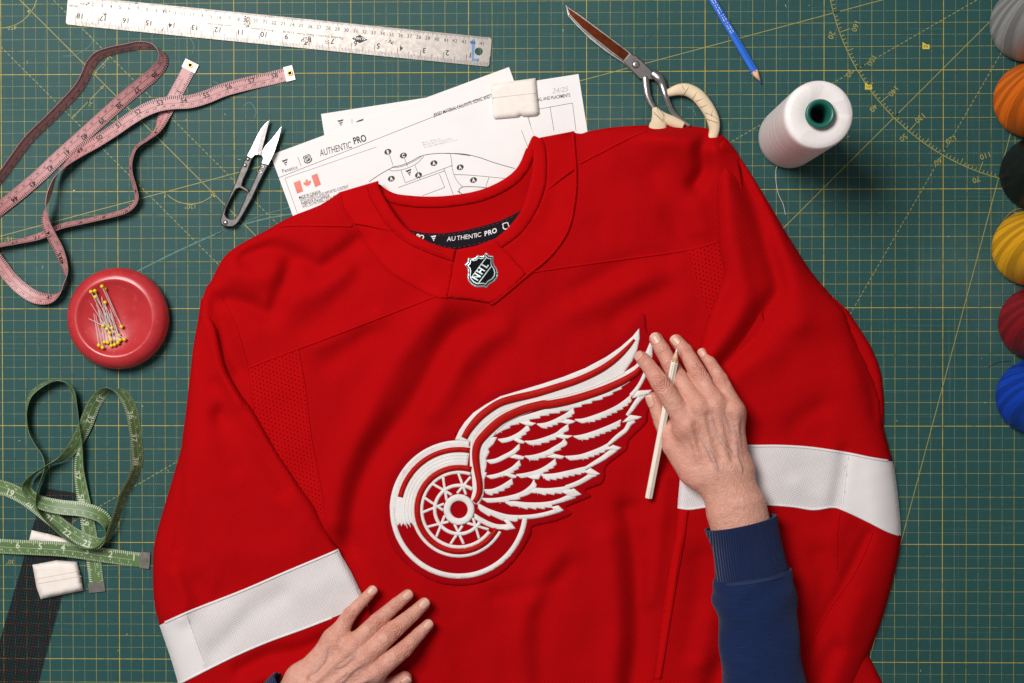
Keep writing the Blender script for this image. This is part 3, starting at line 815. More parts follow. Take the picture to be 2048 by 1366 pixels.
# raised seams
def seam(pts, wd=4.0, h=.0010, zf=T, par=None, mat='red_yoke', name='seam', off=.0004):
    q = cat(pts, 5) if len(pts) > 2 else np.array(pts, float)
    return drape(name, strip_poly(q, wd, smooth=False), lambda P: zf(P)+off, MT[mat], par or J, grid=max(2.0, wd*.5), skirt=.0006, puff=h, pr=wd*.5)
seam(C6r((540,905),(700,897),(900,900),(1110,905)), 5)
seam(C6r((1120,880),(1260,905),(1420,945)), 4, off=.0022)
seam(C7r((1482,465),(1580,380),(1700,292)), 5, off=.0020)
seam(R3((100,295),(230,228),(350,165),(480,100),(560,66)), 5)
seam(R1((690,1085),(860,1018),(1040,950),(1360,830),(1708,695))+[(871,592)], 4)
seam([(1060,545)]+R3((0,1005),(400,950),(820,890),(1040,832)), 4)
seam(R1((440,515),(520,600),(600,750),(660,930),(700,1090),(740,1366)), 3.2, .0009)
seam(R3((822,890),(880,1040),(940,1230),(985,1345)), 3, .0008)
seam(R1((1045,955),(1090,1200),(1110,1366))+R2((1140,300),(1180,500),(1215,700)), 3, .0007)
seam(YOKE_R, 7, .0022, off=.0010); seam(YOKE_L, 4, .0012, off=.0008)
# sleeves
def sleeve(outer, inner, zf, cuts, name='sleeve'):
    """cuts: polylines across the sleeve from outer to inner edge; returns polygons between them"""
    o = cat(outer, 4); i = cat(inner, 4); polys = []
    def idx(c, p): return int(np.argmin(np.hypot(*(c-np.array(p)).T)))
    prev = None
    for c in cuts+[None]:
        if c is not None:
            c = np.array(c, float); a, b = idx(o, c[0]), idx(i, c[-1])
        else: a, b = len(o)-1, len(i)-1
        pa, pb = (0, 0) if prev is None else (prev[1], prev[2])
        lo = o[pa+1 if prev else 0:a if c is not None else a+1]; li = i[pb+1 if prev else 1:b if c is not None else b+1]
        seg = list(lo)
        if c is not None: seg += list(c)
        seg += list(li[::-1])
        if prev is not None: seg += list(prev[0][::-1])
        polys.append(np.array(seg)); prev = (c, a, b)
    return polys
def clip(poly, a, b, keep):
    # keep the part of a polygon on one side of the line a-b
    P = [np.array(p) for p in poly]; a = np.array(a, float); d = np.array(b, float)-a; out = []
    sd = [keep*(d[0]*(p[1]-a[1])-d[1]*(p[0]-a[0])) for p in P]
    for i in range(len(P)):
        j = (i+1) % len(P)
        if sd[i] >= 0: out.append(P[i])
        if (sd[i] >= 0) != (sd[j] >= 0): out.append(P[i]+(P[j]-P[i])*sd[i]/(sd[i]-sd[j]))
    return np.array(out)
def cross(c): return cat(c, 4)
ST_L1 = cross(R5((118,862),(380,745),(800,580),(1150,430),(1460,300),(1585,245)))
ST_L2 = cross(R5((270,1335),(300,1330),(420,1270),(700,1130),(1000,1000),(1300,890),(1600,775))+[(728,1212),(738,1216)])
ST_R1 = cross([(1785,923),(1740,916),(1696,907),(1623,896),(1560,892),(1506,892),(1440,890),(1366,889)])
ST_R2 = cross(R7((1690,375),(1600,345),(1450,270),(1300,200),(1230,182),(1100,198),(960,178),(780,165),(600,165),(400,178),(270,195),(185,185)))
pl = sleeve(SL_OUT, SL_IN, SL, [ST_L1, ST_L2])
sl = drape('sleeve', pl[0], SL, MT['red'], J, grid=5, skirt=.0015)
for kp, nm, mt_ in ((-1, 'sleeve_stripe', 'white_knit'), (1, 'stripe_gusset', 'white_smooth')):
    drape(nm, clip(pl[1], (370,1222), (414,1346), kp), lambda P: SL(P)+.0006, MT[mt_], sl, grid=5)
s3 = drape('lower_sleeve', pl[2], SL, MT['red'], sl, grid=5, skirt=.0015)
seam(ST_L1[1:], 5, .0010, SL, sl, 'white_smooth', off=.0008); seam(ST_L2[1:-9], 4, .0009, SL, sl, 'white_smooth', off=.0008)
pr_ = sleeve(SR_OUT, SR_IN, SR, [ST_R1, ST_R2])
sr = drape('sleeve', pr_[0], SR, MT['red'], J, grid=5, skirt=.0015)
for kp, nm, mt_ in ((1, 'sleeve_stripe', 'white_knit'), (-1, 'stripe_gusset', 'white_smooth')):
    drape(nm, clip(pr_[1], (1697,900), (1684,1024), kp), lambda P: SR(P)+.0006, MT[mt_], sr, grid=5)
drape('lower_sleeve', pr_[2], SR, MT['red'], sr, grid=5, skirt=.0015)
seam([(414,1340),(392,1284),(372,1230)], 2.4, .0004, SL, sl, 'white_smooth', off=.0007); seam([(1696,909),(1690,966),(1685,1012)], 2.4, .0004, SR, sr, 'white_smooth', off=.0007)
seam(ST_R1[1:], 5, .0010, SR, sr, 'white_smooth', off=.0008); seam(ST_R2[1:], 4, .0009, SR, sr, 'white_smooth', off=.0008)
drape('side_band', R7((187,205),(262,200),(235,370),(180,640),(75,1340),(25,1340),(110,740),(165,420)), lambda P: SR(P)+.0008, MT['red_yoke'], sr, grid=5, skirt=.0008, puff=.0008, pr=5)
seam(R7((248,215),(232,380),(175,700),(72,1330)), 2.2, .0006, SR, sr, 'red_twill', off=.0014)
seam(R7((1500,350),(1380,620),(1200,880),(1040,1170)), 3, .0008, SR, sr)
seam(R7((1275,215),(1255,400),(1260,600)), 2.5, .0006, SR, sr)
drape('sleeve_back', [(1664,592),(1696,621),(1720,658),(1741,691),(1755,723),(1764,755),(1768,800),(1767,850),(1750,850),(1735,780),(1700,690),(1665,620)], lambda P: .0015+.006*rnd(seg_dist(P, [(1660,585),(1696,621),(1720,658),(1741,691),(1755,723),(1764,755),(1768,800),(1768,850)])/14), MT['red'], sr, grid=4, skirt=.001)

# ------------------------------------------------------------------ league shield on the insert
sh = drape('shield_patch', SHIELD, lambda P: T(P)+.0035, MT['chrome'], J, grid=3, skirt=.0018)
sc0 = SHIELD.mean(0)+np.array((0,1))
zsh = lambda h: (lambda P: T(P)+.0035+h)
drape('shield_field', (SHIELD-sc0)*.91+sc0, zsh(.0004), MT['shield_dark'], sh, grid=3, smooth=False)
drape('shield_border', (SHIELD-sc0)*.83+sc0, zsh(.0007), MT['chrome'], sh, grid=3, smooth=False)
drape('shield_field', (SHIELD-sc0)*.76+sc0, zsh(.0010), MT['shield_dark'], sh, grid=3, smooth=False)
Z9 = zc(880,480,9.755)
pr = Print()
for a, b in (((610,735),(900,345)), ((745,850),(1000,515))): pr.line(*Z9(a, b), 2.0)
for s_, (x, y) in (('N',(725,800)),('H',(812,680)),('L',(905,555))):
    q = Z9((x, y))[0]; pr.text(s_, q[0], q[1], 53, 13.5, bold=.035, shear=-.12, wscale=.85)
pr.build('lettering', lambda P: T(P)+.0050, MT['chrome'], sh)

# ------------------------------------------------------------------ winged wheel crest
cA = zc(760,620,3.531); cB = zc(760,860,4.2696); C1 = zc(930,740,9.105); C2 = zc(1100,740,9.1045); C3 = zc(930,860,9.105); C4 = zc(1080,860,9.105); C5 = zc(930,960,8.192); C8 = zc(830,930,7.59)
crest_poly = np.array(cB((40,700),(60,500),(130,310),(270,155),(430,75),(600,45),(640,40))+cA((530,870),(600,760),(700,655),(830,568),(1000,520),(1300,440),(1500,350),(1700,190),(1855,20),(1880,120),(1900,170),(1975,200),(1985,300),(1960,450),(1970,560),(1930,640),(1890,730),(1880,800),(1760,920),(1740,990),(1600,1100),(1590,1170))+cB((1890,460),(1750,520),(1800,570),(1590,660),(1640,715),(1500,780),(1310,825),(1290,890),(1220,1020),(1080,1190),(900,1290),(700,1330),(480,1300),(280,1190),(130,1040),(60,880)))
T0 = lambda P: T(P)+.0006
crest = drape('crest', cat(crest_poly, 3, True), T0, MT['red_twill'], J, grid=5, skirt=.0012, puff=.0010, pr=6)
ZC = lambda P: T(P)+.0016
def stitch(name, poly, h=.0009, mat='embroidery', prr=2.2, grid=3.5, off=0.0):
    return drape(name, poly, (lambda P: ZC(P)+off), MT[mat], crest, grid=grid, skirt=.0012, puff=h, pr=prr*.7)
WC = np.array(cB((675,680))[0]); k_ = 1/4.2696
def arc(r, a0, a1, n=60):
    return np.array([WC+r*k_*np.array((math.cos(math.radians(a)), math.sin(math.radians(a)))) for a in np.linspace(a0, a1, n)])
def ring(name, r0, r1, a0, a1, h=.0009, mat='embroidery', off=0.0, n=70):
    return stitch(name, np.vstack([arc(r0,a0,a1,n), arc(r1,a1,a0,n)]), h, mat, 2.5, off=off)
def fullring(name, r0, r1, off=0.0, h=.0009):
    return drape(name, arc(r1,0,354,60), lambda P: ZC(P)+off, MT['embroidery'], crest, grid=3.5, holes=(arc(r0,0,351,40),), skirt=.0012, puff=h, pr=2.2)
ring('wheel_outline', 546, 590, 7, 268); 
fend = np.vstack([arc(378,163,281,50), arc(548,280,166,60), [WC+k_*np.array(p) for p in ((-520,140),(-505,115),(-492,145),(-475,118),(-460,140),(-445,115),(-430,135),(-412,112),(-395,125))]])
stitch('wheel_fender', fend, .0007, off=.0002)
for r in (412, 440, 468): ring('fender_thread', r-3, r+3, 160, 279, .0005, 'embroidery_bright', .0010)
ring('wheel_fender', 532, 592, 180, 279, .0007, off=.0002)
ring('red_cord', 490, 536, 192, 280, .0024, 'red_satin', .0008)
ring('wheel_outline', 380, 410, 28, 165, off=.0002); 
ring('red_cord', 334, 382, 27, 287, .0026, 'red_satin', .0006)
ring('wheel_rim', 305, 336, 36, 288); ring('wheel_ring', 192, 222, 30, 304, off=.0005)
for a, b in (((265,285),(560,455)),((425,185),(480,540)),((660,130),(775,450)),((845,180),(640,430)),((150,500),(430,690)),((115,720),(440,590)),((190,940),(510,860)),((325,1090),(450,770)),((540,1200),(720,920)),((740,1200),(600,900)),((975,1120),(880,800)),((1120,980),(790,880))):
    stitch('spoke', strip_poly(C8(a, b), 5.2), .0008, 'embroidery', 1.8, 2.6, off=.0003)
fullring('wheel_hub', 74, 132, .0010, .0012)
# sweeping top of the wing
W1 = cA((530,915),(560,850),(600,790),(660,725),(750,665),(850,610),(1000,565),(1150,520),(1300,470),(1450,410),(1600,330),(1700,260),(1780,190),(1830,130),(1834,200),(1815,290),(1780,365),(1725,440),(1800,393),(1850,340),(1880,290),(1905,230),(1925,250),(1925,330),(1890,380),(1835,418),(1750,482),(1650,537),(1500,592),(1350,637),(1200,677),(1100,707),(1000,747),(900,802),(830,862),(780,922),(740,1000),(725,1060),(722,1100),(737,1180),(737,1250),(727,1320),(700,1372),(670,1372),(640,1340),(655,1280),(650,1180),(635,1100),(635,1000),(640,930),(580,930))
stitch('wing_leading_edge', W1, .0007, off=.0003, grid=4)
seamline = cA((650,1000),(652,930),(690,850),(760,785),(850,725),(1000,670),(1150,635),(1300,600),(1450,560),(1600,500),(1725,440))
stitch('wing_thread', strip_poly(seamline, 2.0), .0006, 'embroidery_bright', 1.2, 2, .0010)
rc1 = cA((595,905),(625,850),(690,770),(760,710),(850,655),(950,625),(1100,590),(1250,545),(1400,495),(1550,425),(1660,350),(1740,275),(1797,208))
stitch('red_cord', strip_poly(rc1, [13,14,15.5,15.5,15.5,15.5,15,14.5,14,13.5,12,9,5]), .0026, 'red_satin', 6, 3, .0009)
rc2 = C3((165,1315),(230,1225),(265,1100),(262,950),(235,800),(210,650),(195,500),(205,350),(250,220),(340,110))+C1((480,1060),(650,920),(850,810),(1100,710),(1400,630))+C2((0,625),(350,555),(750,435),(1050,325),(1350,185),(1550,60),(1650,-40))
stitch('red_cord', strip_poly(rc2, [9,11,12,12.5,13,14,15,16,16.5,17,17.5,17.5,17.5,17,17,16.5,16,15.5,15,14,12,10]), .0028, 'red_satin', 7, 3, .0009)
# feathers: smooth upper edge, saw-toothed lower edge
def feather(upper, wd, teeth=0, t0=.1, t1=.95, amp=3.6, taper=True, mat='embroidery', off=0.0, sgn=1):
    Q = resample(cat(upper, 6), 2.0); n = len(Q)
    t = np.gradient(Q, axis=0); t /= np.linalg.norm(t, axis=1)[:,None]+1e-9
    nr = np.stack([-t[:,1], t[:,0]], 1)*sgn          # towards the lower side (pixel y down)
    s_ = np.linspace(0, 1, n); W = np.interp(s_, np.linspace(0,1,len(np.atleast_1d(wd))), np.atleast_1d(wd)) if np.size(wd) > 1 else np.full(n, float(wd))
    if taper: W = W*np.clip(np.minimum(s_*7+.25, (1-s_)*9+.25), 0, 1)
    low = []
    for i in range(n):
        d = W[i]*1.0
        if teeth and t0 < s_[i] < t1:
            f = ((s_[i]-t0)/(t1-t0)*teeth) % 1.0
            d += amp*f
        low.append(Q[i]+nr[i]*d)
    low = np.array(low)
    if teeth:   # sharp drops: insert a point right after every tooth
        out = [low[0]]
        for i in range(1, n):
            if t0 < s_[i] < t1:
                f0 = ((s_[i-1]-t0)/(t1-t0)*teeth) % 1.0; f1 = ((s_[i]-t0)/(t1-t0)*teeth) % 1.0
                if f1 < f0: out.append(Q[i]+nr[i]*(W[i]*1.0+amp)-t[i]*.3); 
            out.append(low[i])
        low = np.array(out)
    return stitch('feather', np.vstack([Q, low[::-1]]), .0005, mat, 2.0, 2.6, off)
edge2 = C1((370,1330),(520,1130),(700,985),(900,880),(1100,820),(1400,730))+C2((0,700),(300,640),(700,520),(1000,420),(1300,270),(1490,135))
feather(edge2, [6,9,10,11,11,10,9,8,7,6,4,2], 13, .12, .98, 4, off=.0001)
FE = [
 (C1((600,1255),(760,1230),(900,1175),(1020,1100),(1120,1010),(1140,985)), 8, 3, .45),
 (C1((1310,975),(1450,960),(1600,910),(1720,850))+C2((290,785),(360,730),(420,680)), 8, 7, .1),
 (C3((1090,195),(1250,185),(1450,130),(1650,50))+C2((190,1075),(270,1020),(330,980)), 8, 5, .15),
 (C2((455,892),(600,880),(800,820),(1000,745),(1200,650),(1350,550),(1470,450)), 8.5, 8, .2),
 (C2((425,1197),(600,1170),(850,1090),(1100,990),(1290,900)), 8.5, 7, .15),
 (C4((455,472),(700,450),(900,390),(1100,310),(1250,230)), 8.5, 5, .35),
 (C4((15,802),(250,790),(500,740),(750,680),(850,660)), 9, 7, .05),
 (C5((1040,200),(1140,132),(1350,135),(1600,110),(1720,75)), 9, 4, .25),
 (C5((660,358),(800,345),(1000,365),(1250,365),(1450,340)), 9, 4, .3),
 (C5((215,375),(350,450),(500,510),(700,565),(900,576)), 9, 3, .05),
 (C3((385,545),(550,520),(700,450),(850,370),(940,290),(985,250)), 8, 0, .1),
 (C3((1085,468),(1250,450),(1450,390),(1600,310),(1750,220))+C4((430,165),(450,148)), 8, 5, .1),
 (C3((390,830),(550,800),(700,750),(850,670),(950,580),(990,545)), 7.5, 4, .4),
 (C3((930,805),(1100,780),(1300,730),(1450,660),(1580,570),(1640,520)), 8, 5, .35),
 (C3((345,1080),(500,1070),(650,1010),(780,930),(855,880)), 8, 5, .05),
 (C3((300,1235),(500,1240),(700,1215),(900,1170),(1050,1110),(1160,1030),(1220,960),(1245,900)), 8, 4, .3),
 (C5((155,545),(280,620),(420,690),(540,725),(690,725)), 8.5, 0, .1),
]
for up, wd, te, t0 in FE: feather(up, wd*1.18, te, t0, .96, 3.8)
# plain outer margins of the big feathers
for up, ww in ((C2((1470,465),(1560,370),(1650,240),(1725,85),(1790,-60)), 8), (C2((1400,830),(1500,700),(1590,570),(1680,470),(1740,440)), [6,9,10,11,9]), (C4((1240,270),(1400,130),(1560,0))+C2((1450,975),(1540,920)), [6,9,9,10,9]),
              (C4((830,695),(1000,600),(1150,510),(1290,410),(1390,355)), [6,9,10,11,8]), (C4((480,1050),(650,990),(820,900),(930,830),(1030,812)), [7,9,10,10,7]), (C5((1650,120),(1800,70),(1950,0),(2060,-60)), [8,9,9,9]),
              (C5((1430,375),(1560,340),(1690,290),(1800,250)), [8,9,11,12]), (C5((880,610),(1100,600),(1300,565),(1460,520),(1560,490)), [8,9,9,9,10])):
    stitch('feather', strip_poly(up, ww), .0008, off=.0001, grid=3)
TIPS = [C2((1600,375),(1860,360),(1800,440),(1630,490),(1490,515)), C2((1460,815),(1675,850),(1620,890),(1450,940),(1310,955)), C4((1330,270),(1485,320),(1420,370),(1290,365),(1200,345)),
 C4((920,690),(1100,800),(1040,820),(890,810),(800,760)), C4((620,1065),(750,1180),(660,1195),(510,1190),(390,1130)), C5((1530,415),(1620,500),(1500,545),(1440,470),(1400,445)), C5((1790,140),(1910,240),(1760,290),(1690,240),(1590,195)), C5((620,650),(715,645),(830,795),(690,825),(560,800),(690,730)),
 C1((980,950),(1160,935),(1300,970),(1220,1020),(1110,1010)), C2((180,945),(330,895),(470,930),(420,970),(320,990)), C3((890,185),(950,140),(1090,210),(1070,250),(990,245)), C2((90,1215),(200,1175),(420,1195),(320,1250),(230,1255)), C3((810,500),(910,440),(1095,485),(1060,540),(980,540)), C4((100,490),(270,435),(460,480),(400,530),(270,520)), C3((730,820),(770,780),(950,830),(930,880),(850,880)), C3((1130,850),(1390,800),(1350,900),(1240,900))]
for q in TIPS: stitch('feather_tip', q, .0009, 'embroidery_bright', 2.5, 3, .0006)
inner = C3((450,130),(330,300),(290,450),(275,600),(300,750),(320,900),(330,1050),(310,1150),(280,1250),(230,1366),(252,1366),(280,1300),(335,1200),(352,1080),(352,910),(385,830),(400,770),(360,770),(390,690),(400,560),(380,530),(450,405),(425,350),(520,260),(590,130))
stitch('feather', inner, .0008, off=.0001, grid=3)

# ------------------------------------------------------------------ steel ruler
RA = math.degrees(math.atan2(-(75+10), 984-136))      # screen angle of the long edge
e1 = np.array((984-136, 85.0)); e1 /= np.linalg.norm(e1); e2 = np.array((-e1[1], e1[0]))   # e2 points down the picture
def ruler_corner(c, a, b, r, n=5):
    c, a, b = map(np.array, (c, a, b)); u = (a-c)/np.linalg.norm(a-c); v = (b-c)/np.linalg.norm(b-c)
    o = c+u*r+v*r
    return [tuple(o-u*r*math.cos(t)-v*r*math.sin(t)) for t in np.linspace(math.pi/2, 0, n)][::-1] if False else [tuple(o-v*r*math.cos(t)-u*r*math.sin(t)) for t in np.linspace(math.pi/2, 0, n)][::-1]
q = [np.array(p, float) for p in ((136,-10),(984,75),(979,134),(131,49))]
poly = []
for i in range(4):
    c = q[i]; a = q[i-1]; b = q[(i+1)%4]
    u = (a-c)/np.linalg.norm(a-c); v = (b-c)/np.linalg.norm(b-c); r = 6; o = c+(u+v)*r
    for t in np.linspace(0, math.pi/2, 5): poly.append(tuple(o-v*r*math.cos(t)-u*r*math.sin(t)))
hole = [(957.7+7.6*math.cos(t), 103+7.6*math.sin(t)) for t in np.linspace(0, 2*math.pi, 25)[:-1]]
ruler = thing('steel_ruler', 'stained stainless steel ruler with black inch and centimetre numbers', 'ruler', tuple(U1(560,62,0)))
slab('blade', poly, .0004, .0014, MT['ruler_steel'], ruler, holes=(hole,), edge=.0002)
ZR = .00150
pr = Print(); ps = Print()
org_in = np.array((980.5,134.0))-e1*3     # inch scale runs right to left along the lower edge
PIN = 46.2
for k in range(0, 18*16+1):
    L = 20 if k % 16 == 0 else (14 if k % 8 == 0 else (11 if k % 4 == 0 else 8))
    p = org_in-e1*(k*PIN/16); p = p-e2*.5
    (pr if k % 16 == 0 else ps).line(p, p-e2*L, .9 if k % 8 == 0 else .7)
for k in range(1, 19):
    p = org_in-e1*(k*PIN)+e1*3-e2*(20+(0 if k > 9 else 0))
    pr.text(str(k), p[0]+4, p[1]+1, RA+180, 10.5, bold=.014, align='C')
org_cm = np.array((137.0,-10.0))+e1*14
PCM = PIN/2.54
for k in range(0, 457):
    L = 9 if k % 10 == 0 else (7 if k % 5 == 0 else 4.5)
    p = org_cm+e1*(k*PCM/10); ps.line(p+e2*.5, p+e2*L, .7)
for k in range(1, 46):
    p = org_cm+e1*(k*PCM)+e2*14; pr.text(str(k), p[0], p[1], RA, 7.0, align='C')
pr.text('MM', 164, 8, RA, 3.5, align='C'); ps.text('METRIC', 138, 13.5, RA, 4.5)
B2 = zc(500,0,3.902)
for s_, p, h in (('Flexible Stainless Steel Ruler',(730,290),6.2),('R590-18',(347,246),6.2)):
    w_ = B2(p)[0]; pr.text(s_, w_[0], w_[1], RA+180, h*.8, fit=len(s_)*3.15)
for s_, p, h in (('Alvin & Company',(185,232),6.2),('www.alvinco.com',(-145,195),6.0),('CHINA',(-370,180),4.0)):
    w_ = B2(p)[0]; ps.text(s_, w_[0], w_[1], RA+180, h*.8, fit=len(s_)*3.15)
pr.poly(B2((795,300),(858,272),(918,310),(855,338)))
pr.build('scale_numbers', ZR, MT['engrave'], ruler); ps.build('scale_ticks', ZR, MT['engrave_soft'], ruler)
pr = Print(); w_ = B2((912,300))[0]; pr.text('ALVIN', *B2((905,296))[0], RA+180, 5, bold=.02, wscale=1.15)
pr.build('maker_lettering', ZR+.0001, MT['white_print'], ruler)
pr = Print(); pr.poly(B2((1712,325),(1755,303),(1758,330),(1745,455),(1790,462),(1785,478),(1732,475),(1728,440),(1732,350)))
pr.build('painted_number', ZR, MT['blue_ink'], ruler)
# dark corrosion spots
pr = Print(); rs = random.Random(3)
for cx, cy, sx, sy, n in ((493,44,8,12,70),(612,82,11,8,60),(777,80,6,5,14),(655,84,5,4,10),(176,8,4,3,8),(272,6,4,4,10),(333,22,7,4,10),(325,58,4,3,6),(210,28,5,5,10),(783,86,4,4,8)):
    for _ in range(n):
        a = rs.uniform(0,6.28); r = math.sqrt(rs.random()); pr.disc(cx+sx*r*math.cos(a), cy+sy*r*math.sin(a), rs.uniform(.4,1.5), rs.uniform(.4,1.2), rs.uniform(0,180), 7)
pr.build('rust_spot', ZR+.00005, plain('rust_stain', srgb(92,74,62), .8, var=.25, scale=900), ruler)

# ------------------------------------------------------------------ paper pattern sheets under the jersey
def sheet(corners, z, label, name='pattern_sheet'):
    t_ = thing(name, label, 'paper', tuple(U1(*np.mean(corners, 0), 0)))
    slab('page', corners, z, z+.00025, MT['paper'], t_); return t_
back = sheet([(642,228),(1157,148),(1215,520),(700,600)], .0002, 'white specification sheet mostly hidden beneath the page with the flag')
pr = Print(); pk = Print()
F_logo(pr, 676, 254, 8, 13); pr.line((704,247),(704,238),.8)
pr.poly([(712,245),(716,241),(722,239),(728,237),(726,240),(719,243)]); pr.line((711,244),(727,241),.7)
pk.text('JERSEY MATERIAL CALLOUTS, SIZING, AND PLACEMENTS', 1141, 193, 8.3, 6.6, bold=.008, align='R', fit=166)
for p in (((1000,232),(1145,206)),((1145,206),(1152,262)),((1100,213),(1108,262)),((1056,232),(1070,285))): pr.line(*p, .8)
pr.build('printed_lines', .00055, MT['grey_ink'], back); pk.build('printed_title', .00055, MT['black_ink'], back)
pf = Print(); pf.text('24/25', 1104, 187, 8, 10, shear=.3); pf.build('handwriting', .00055, MT['faint_ink'], back)
front = sheet([(541,310),(1018,134),(1170,552),(694,728)], .0010, 'white page printed with a small flag and a jersey outline drawing')
ZF = .00140
pr = Print(); pk = Print(); pa = Print(); FA = 20.2
F_logo(pr, 566, 334, FA-6, 13); pr.text('Fanatics', *C6r((566,492))[0], FA-4, 7.5, fit=31)
pr.line(*C6r((684,365),(712,440)), .8)
S0 = (SHIELD-SHIELD.mean(0)); c_, s_ = math.cos(math.radians(-8)), math.sin(math.radians(-8))
S1 = S0 @ np.array([[c_, s_],[-s_, c_]])
p0 = np.array(C6r((760,378))[0]); pr.poly(S1*.27+p0)
pw = Print(); pw.poly(S1*.21+p0); pw.build('shield_print', ZF+.0001, MT['paper'], front)
pg = Print(); pg.poly(S1*.17+p0); pg.build('shield_print', ZF+.0002, MT['engrave_soft'], front)
pw = Print(); pw.text('NHL', p0[0], p0[1], 48, 4.2, bold=.02, align='C'); pw.build('shield_print', ZF+.0003, MT['paper'], front)
pr.text('AUTHENTIC', *C6r((862,362))[0], FA-5, 13.5, shear=.12, fit=66)
pk.text('PRO', *C6r((1124,268))[0], FA-5, 13.5, bold=.02, fit=26)
def cl(pts, wd=.8): pr.path(cat(C6r(*pts), 5), wd)
pr.line((556,356),(1010,177),.8)
pk.text('JERSEY MATERIAL CALLOUTS, SIZING, AND PLACEMENTS', *zc(500,0,3.902)((1437,912))[0], FA-1.5, 6.8, bold=.008, fit=158)
pr.line(*C6r((585,532),(1300,288)), .6); pr.line(*C6r((585,532),(690,830)), .6)
for x, y, s_ in ((1388,326,'B'),(1509,355,'C'),(1415,536,'A'),(1627,508,'A'),(1747,415,'A'),(1952,447,'A')):
    w_ = C6r((x, y))[0]; pr.disc(w_[0], w_[1], 7.2, 5.6, 20)
    pa.text(s_, w_[0], w_[1], 12, 7, bold=.04, align='C', wscale=.8)
w_ = C7r((937,380))[0]; pr.disc(w_[0], w_[1], 7.2, 5.6, 20); pa.text('A', *w_, 12, 7, bold=.04, align='C', wscale=.8)
pa.build('callout_letters', ZF+.0001, MT['white_print'], front)
cl(((1240,560),(1330,500),(1420,450)), 1.2); cl(((1420,445),(1500,430),(1580,395),(1650,358),(1760,340),(1900,340),(2029,356)), 1.2)
pr.path(cat(C7r((730,178),(860,182),(980,208),(1100,250),(1250,292)),5), 1.2)
cl(((1395,465),(1430,475),(1520,460),(1610,420),(1668,362))); cl(((1420,450),(1500,440),(1600,395),(1650,362)))
pr.line(*C6r((1400,348),(1428,432)), .8); pr.line(*C6r((1517,375),(1542,440)), .8)
for a in (((1490,470),(1524,568)),((1600,432),(1640,540)),((1524,568),(1885,435)),((1878,345),(1890,440)),((1470,605),(1830,475)),((1660,668),(1830,605)),((1790,500),(1832,605)),((1825,455),(1900,665)),((1905,503),(2029,508))): pr.line(*C6r(*a), .8)
cl(((1885,430),(1905,510),(1940,570),(1975,600))); pr.path(cat(C7r((830,480),(830,450),(860,432),(930,430),(1050,438)),5), 1.2)
pr.path(cat(C7r((795,338),(900,342),(1050,355),(1180,368)),4), .8); pr.line(*C7r((1055,357),(1030,430)), .8); pr.line(*C7r((815,463),(862,492)), 1.2)
pr.line(*C7r((1300,0),(1400,260)), .7)
F_logo(pk, *C6r((1537,524))[0], 16, 13)
pr.build('printed_lines', ZF, MT['grey_ink'], front)
for i, (s_, b, fw) in enumerate((('MADE IN CANADA',.008,45),('WITH DOMESTIC AND IMPORTED CONTENT',0,101),('FABRIQUE AU CANADA',.008,59),('AVEC DU MATÉRIEL LOCAL ET IMPORTÉ',0.0,92))):
    w_ = C6r((697+9*i, 697+23*i))[0]; pk.text(s_, w_[0], w_[1], FA-3.5, 6.2, bold=b, fit=fw)
pk.build('printed_text', ZF, MT['black_ink'], front)
pd = Print(); Fx = C6r
pd.poly(Fx((652,568),(703,547),(727,634),(680,653))); pd.poly(Fx((791,512),(836,495),(866,582),(820,603)))
leaf = [(0,-1),(.06,-.45),(.5,-.52),(.42,-.38),(.9,.05),(.76,.12),(.85,.45),(.5,.36),(.42,.5),(.2,.22),(.3,.78),(.14,.7),(0,1),(-.14,.7),(-.3,.78),(-.2,.22),(-.42,.5),(-.5,.36),(-.85,.45),(-.76,.12),(-.9,.05),(-.42,-.38),(-.5,-.52),(-.06,-.45)]
lx, ly = Fx((760,572))[0]; a_ = math.radians(FA-4)
pd.poly([(lx+9.5*(u*math.cos(a_)-v*math.sin(a_)), ly-9.5*(u*math.sin(a_)+v*math.cos(a_))) for u, v in leaf])
pd.build('flag_print', ZF, MT['pale_red_ink'], front)
pf = Print()
rw = random.Random(5)
for i, n in enumerate((13, 20, 22)):          # faint unreadable pencil note
    x, y = C6r((1642+10*i, 266+19*i))[0]
    for k in range(n):
        x += rw.uniform(2.4,3.6); yy = y-(x-C6r((1642,266))[0][0])*.23
        pf.line((x, yy), (x+rw.uniform(-1,2), yy-rw.uniform(1.5,4)), .6); pf.line((x+rw.uniform(-.5,1), yy-rw.uniform(0,3.5)), (x+2, yy-rw.uniform(0,3.5)), .5)
pf.build('handwriting', ZF, MT['faint_ink'], front)

# ------------------------------------------------------------------ tailor's chalk
def chalk(poly, label, zb, h, lines=(), er=9.0):
    t_ = thing('tailor_chalk', label, 'chalk', tuple(U1(*np.mean(poly,0), zb)), 'white pieces of tailor chalk')
    cen = np.mean(poly, 0)
    V, T_, loops = tri(poly, step=6, grid=6)
    d = seg_dist(V, poly, True)
    top = U(V, zb+.0014+(h-.0014)*rnd(d/er)); lp = loops[0]; bot = U(V[lp], zb)
    F = [tuple(t) for t in T_]; n = len(V); m_ = len(lp)
    for i in range(m_): F.append((lp[i], lp[(i+1)%m_], n+(i+1)%m_, n+i))
    F.append(tuple(n+i for i in range(m_)))
    mesh('block', np.vstack([top, bot]), F, MT['chalk'], t_, True)
    zf = lambda P: zb+.0014+(h-.0014)*rnd(seg_dist(P, poly, True)/er)+.00015
    if lines:
        p_ = Print()
        for a, b, wd in lines: p_.path(resample(np.array([a, b], float), 4), wd)
        p_.build('groove', zf, MT['chalk_line'], t_)
    return t_
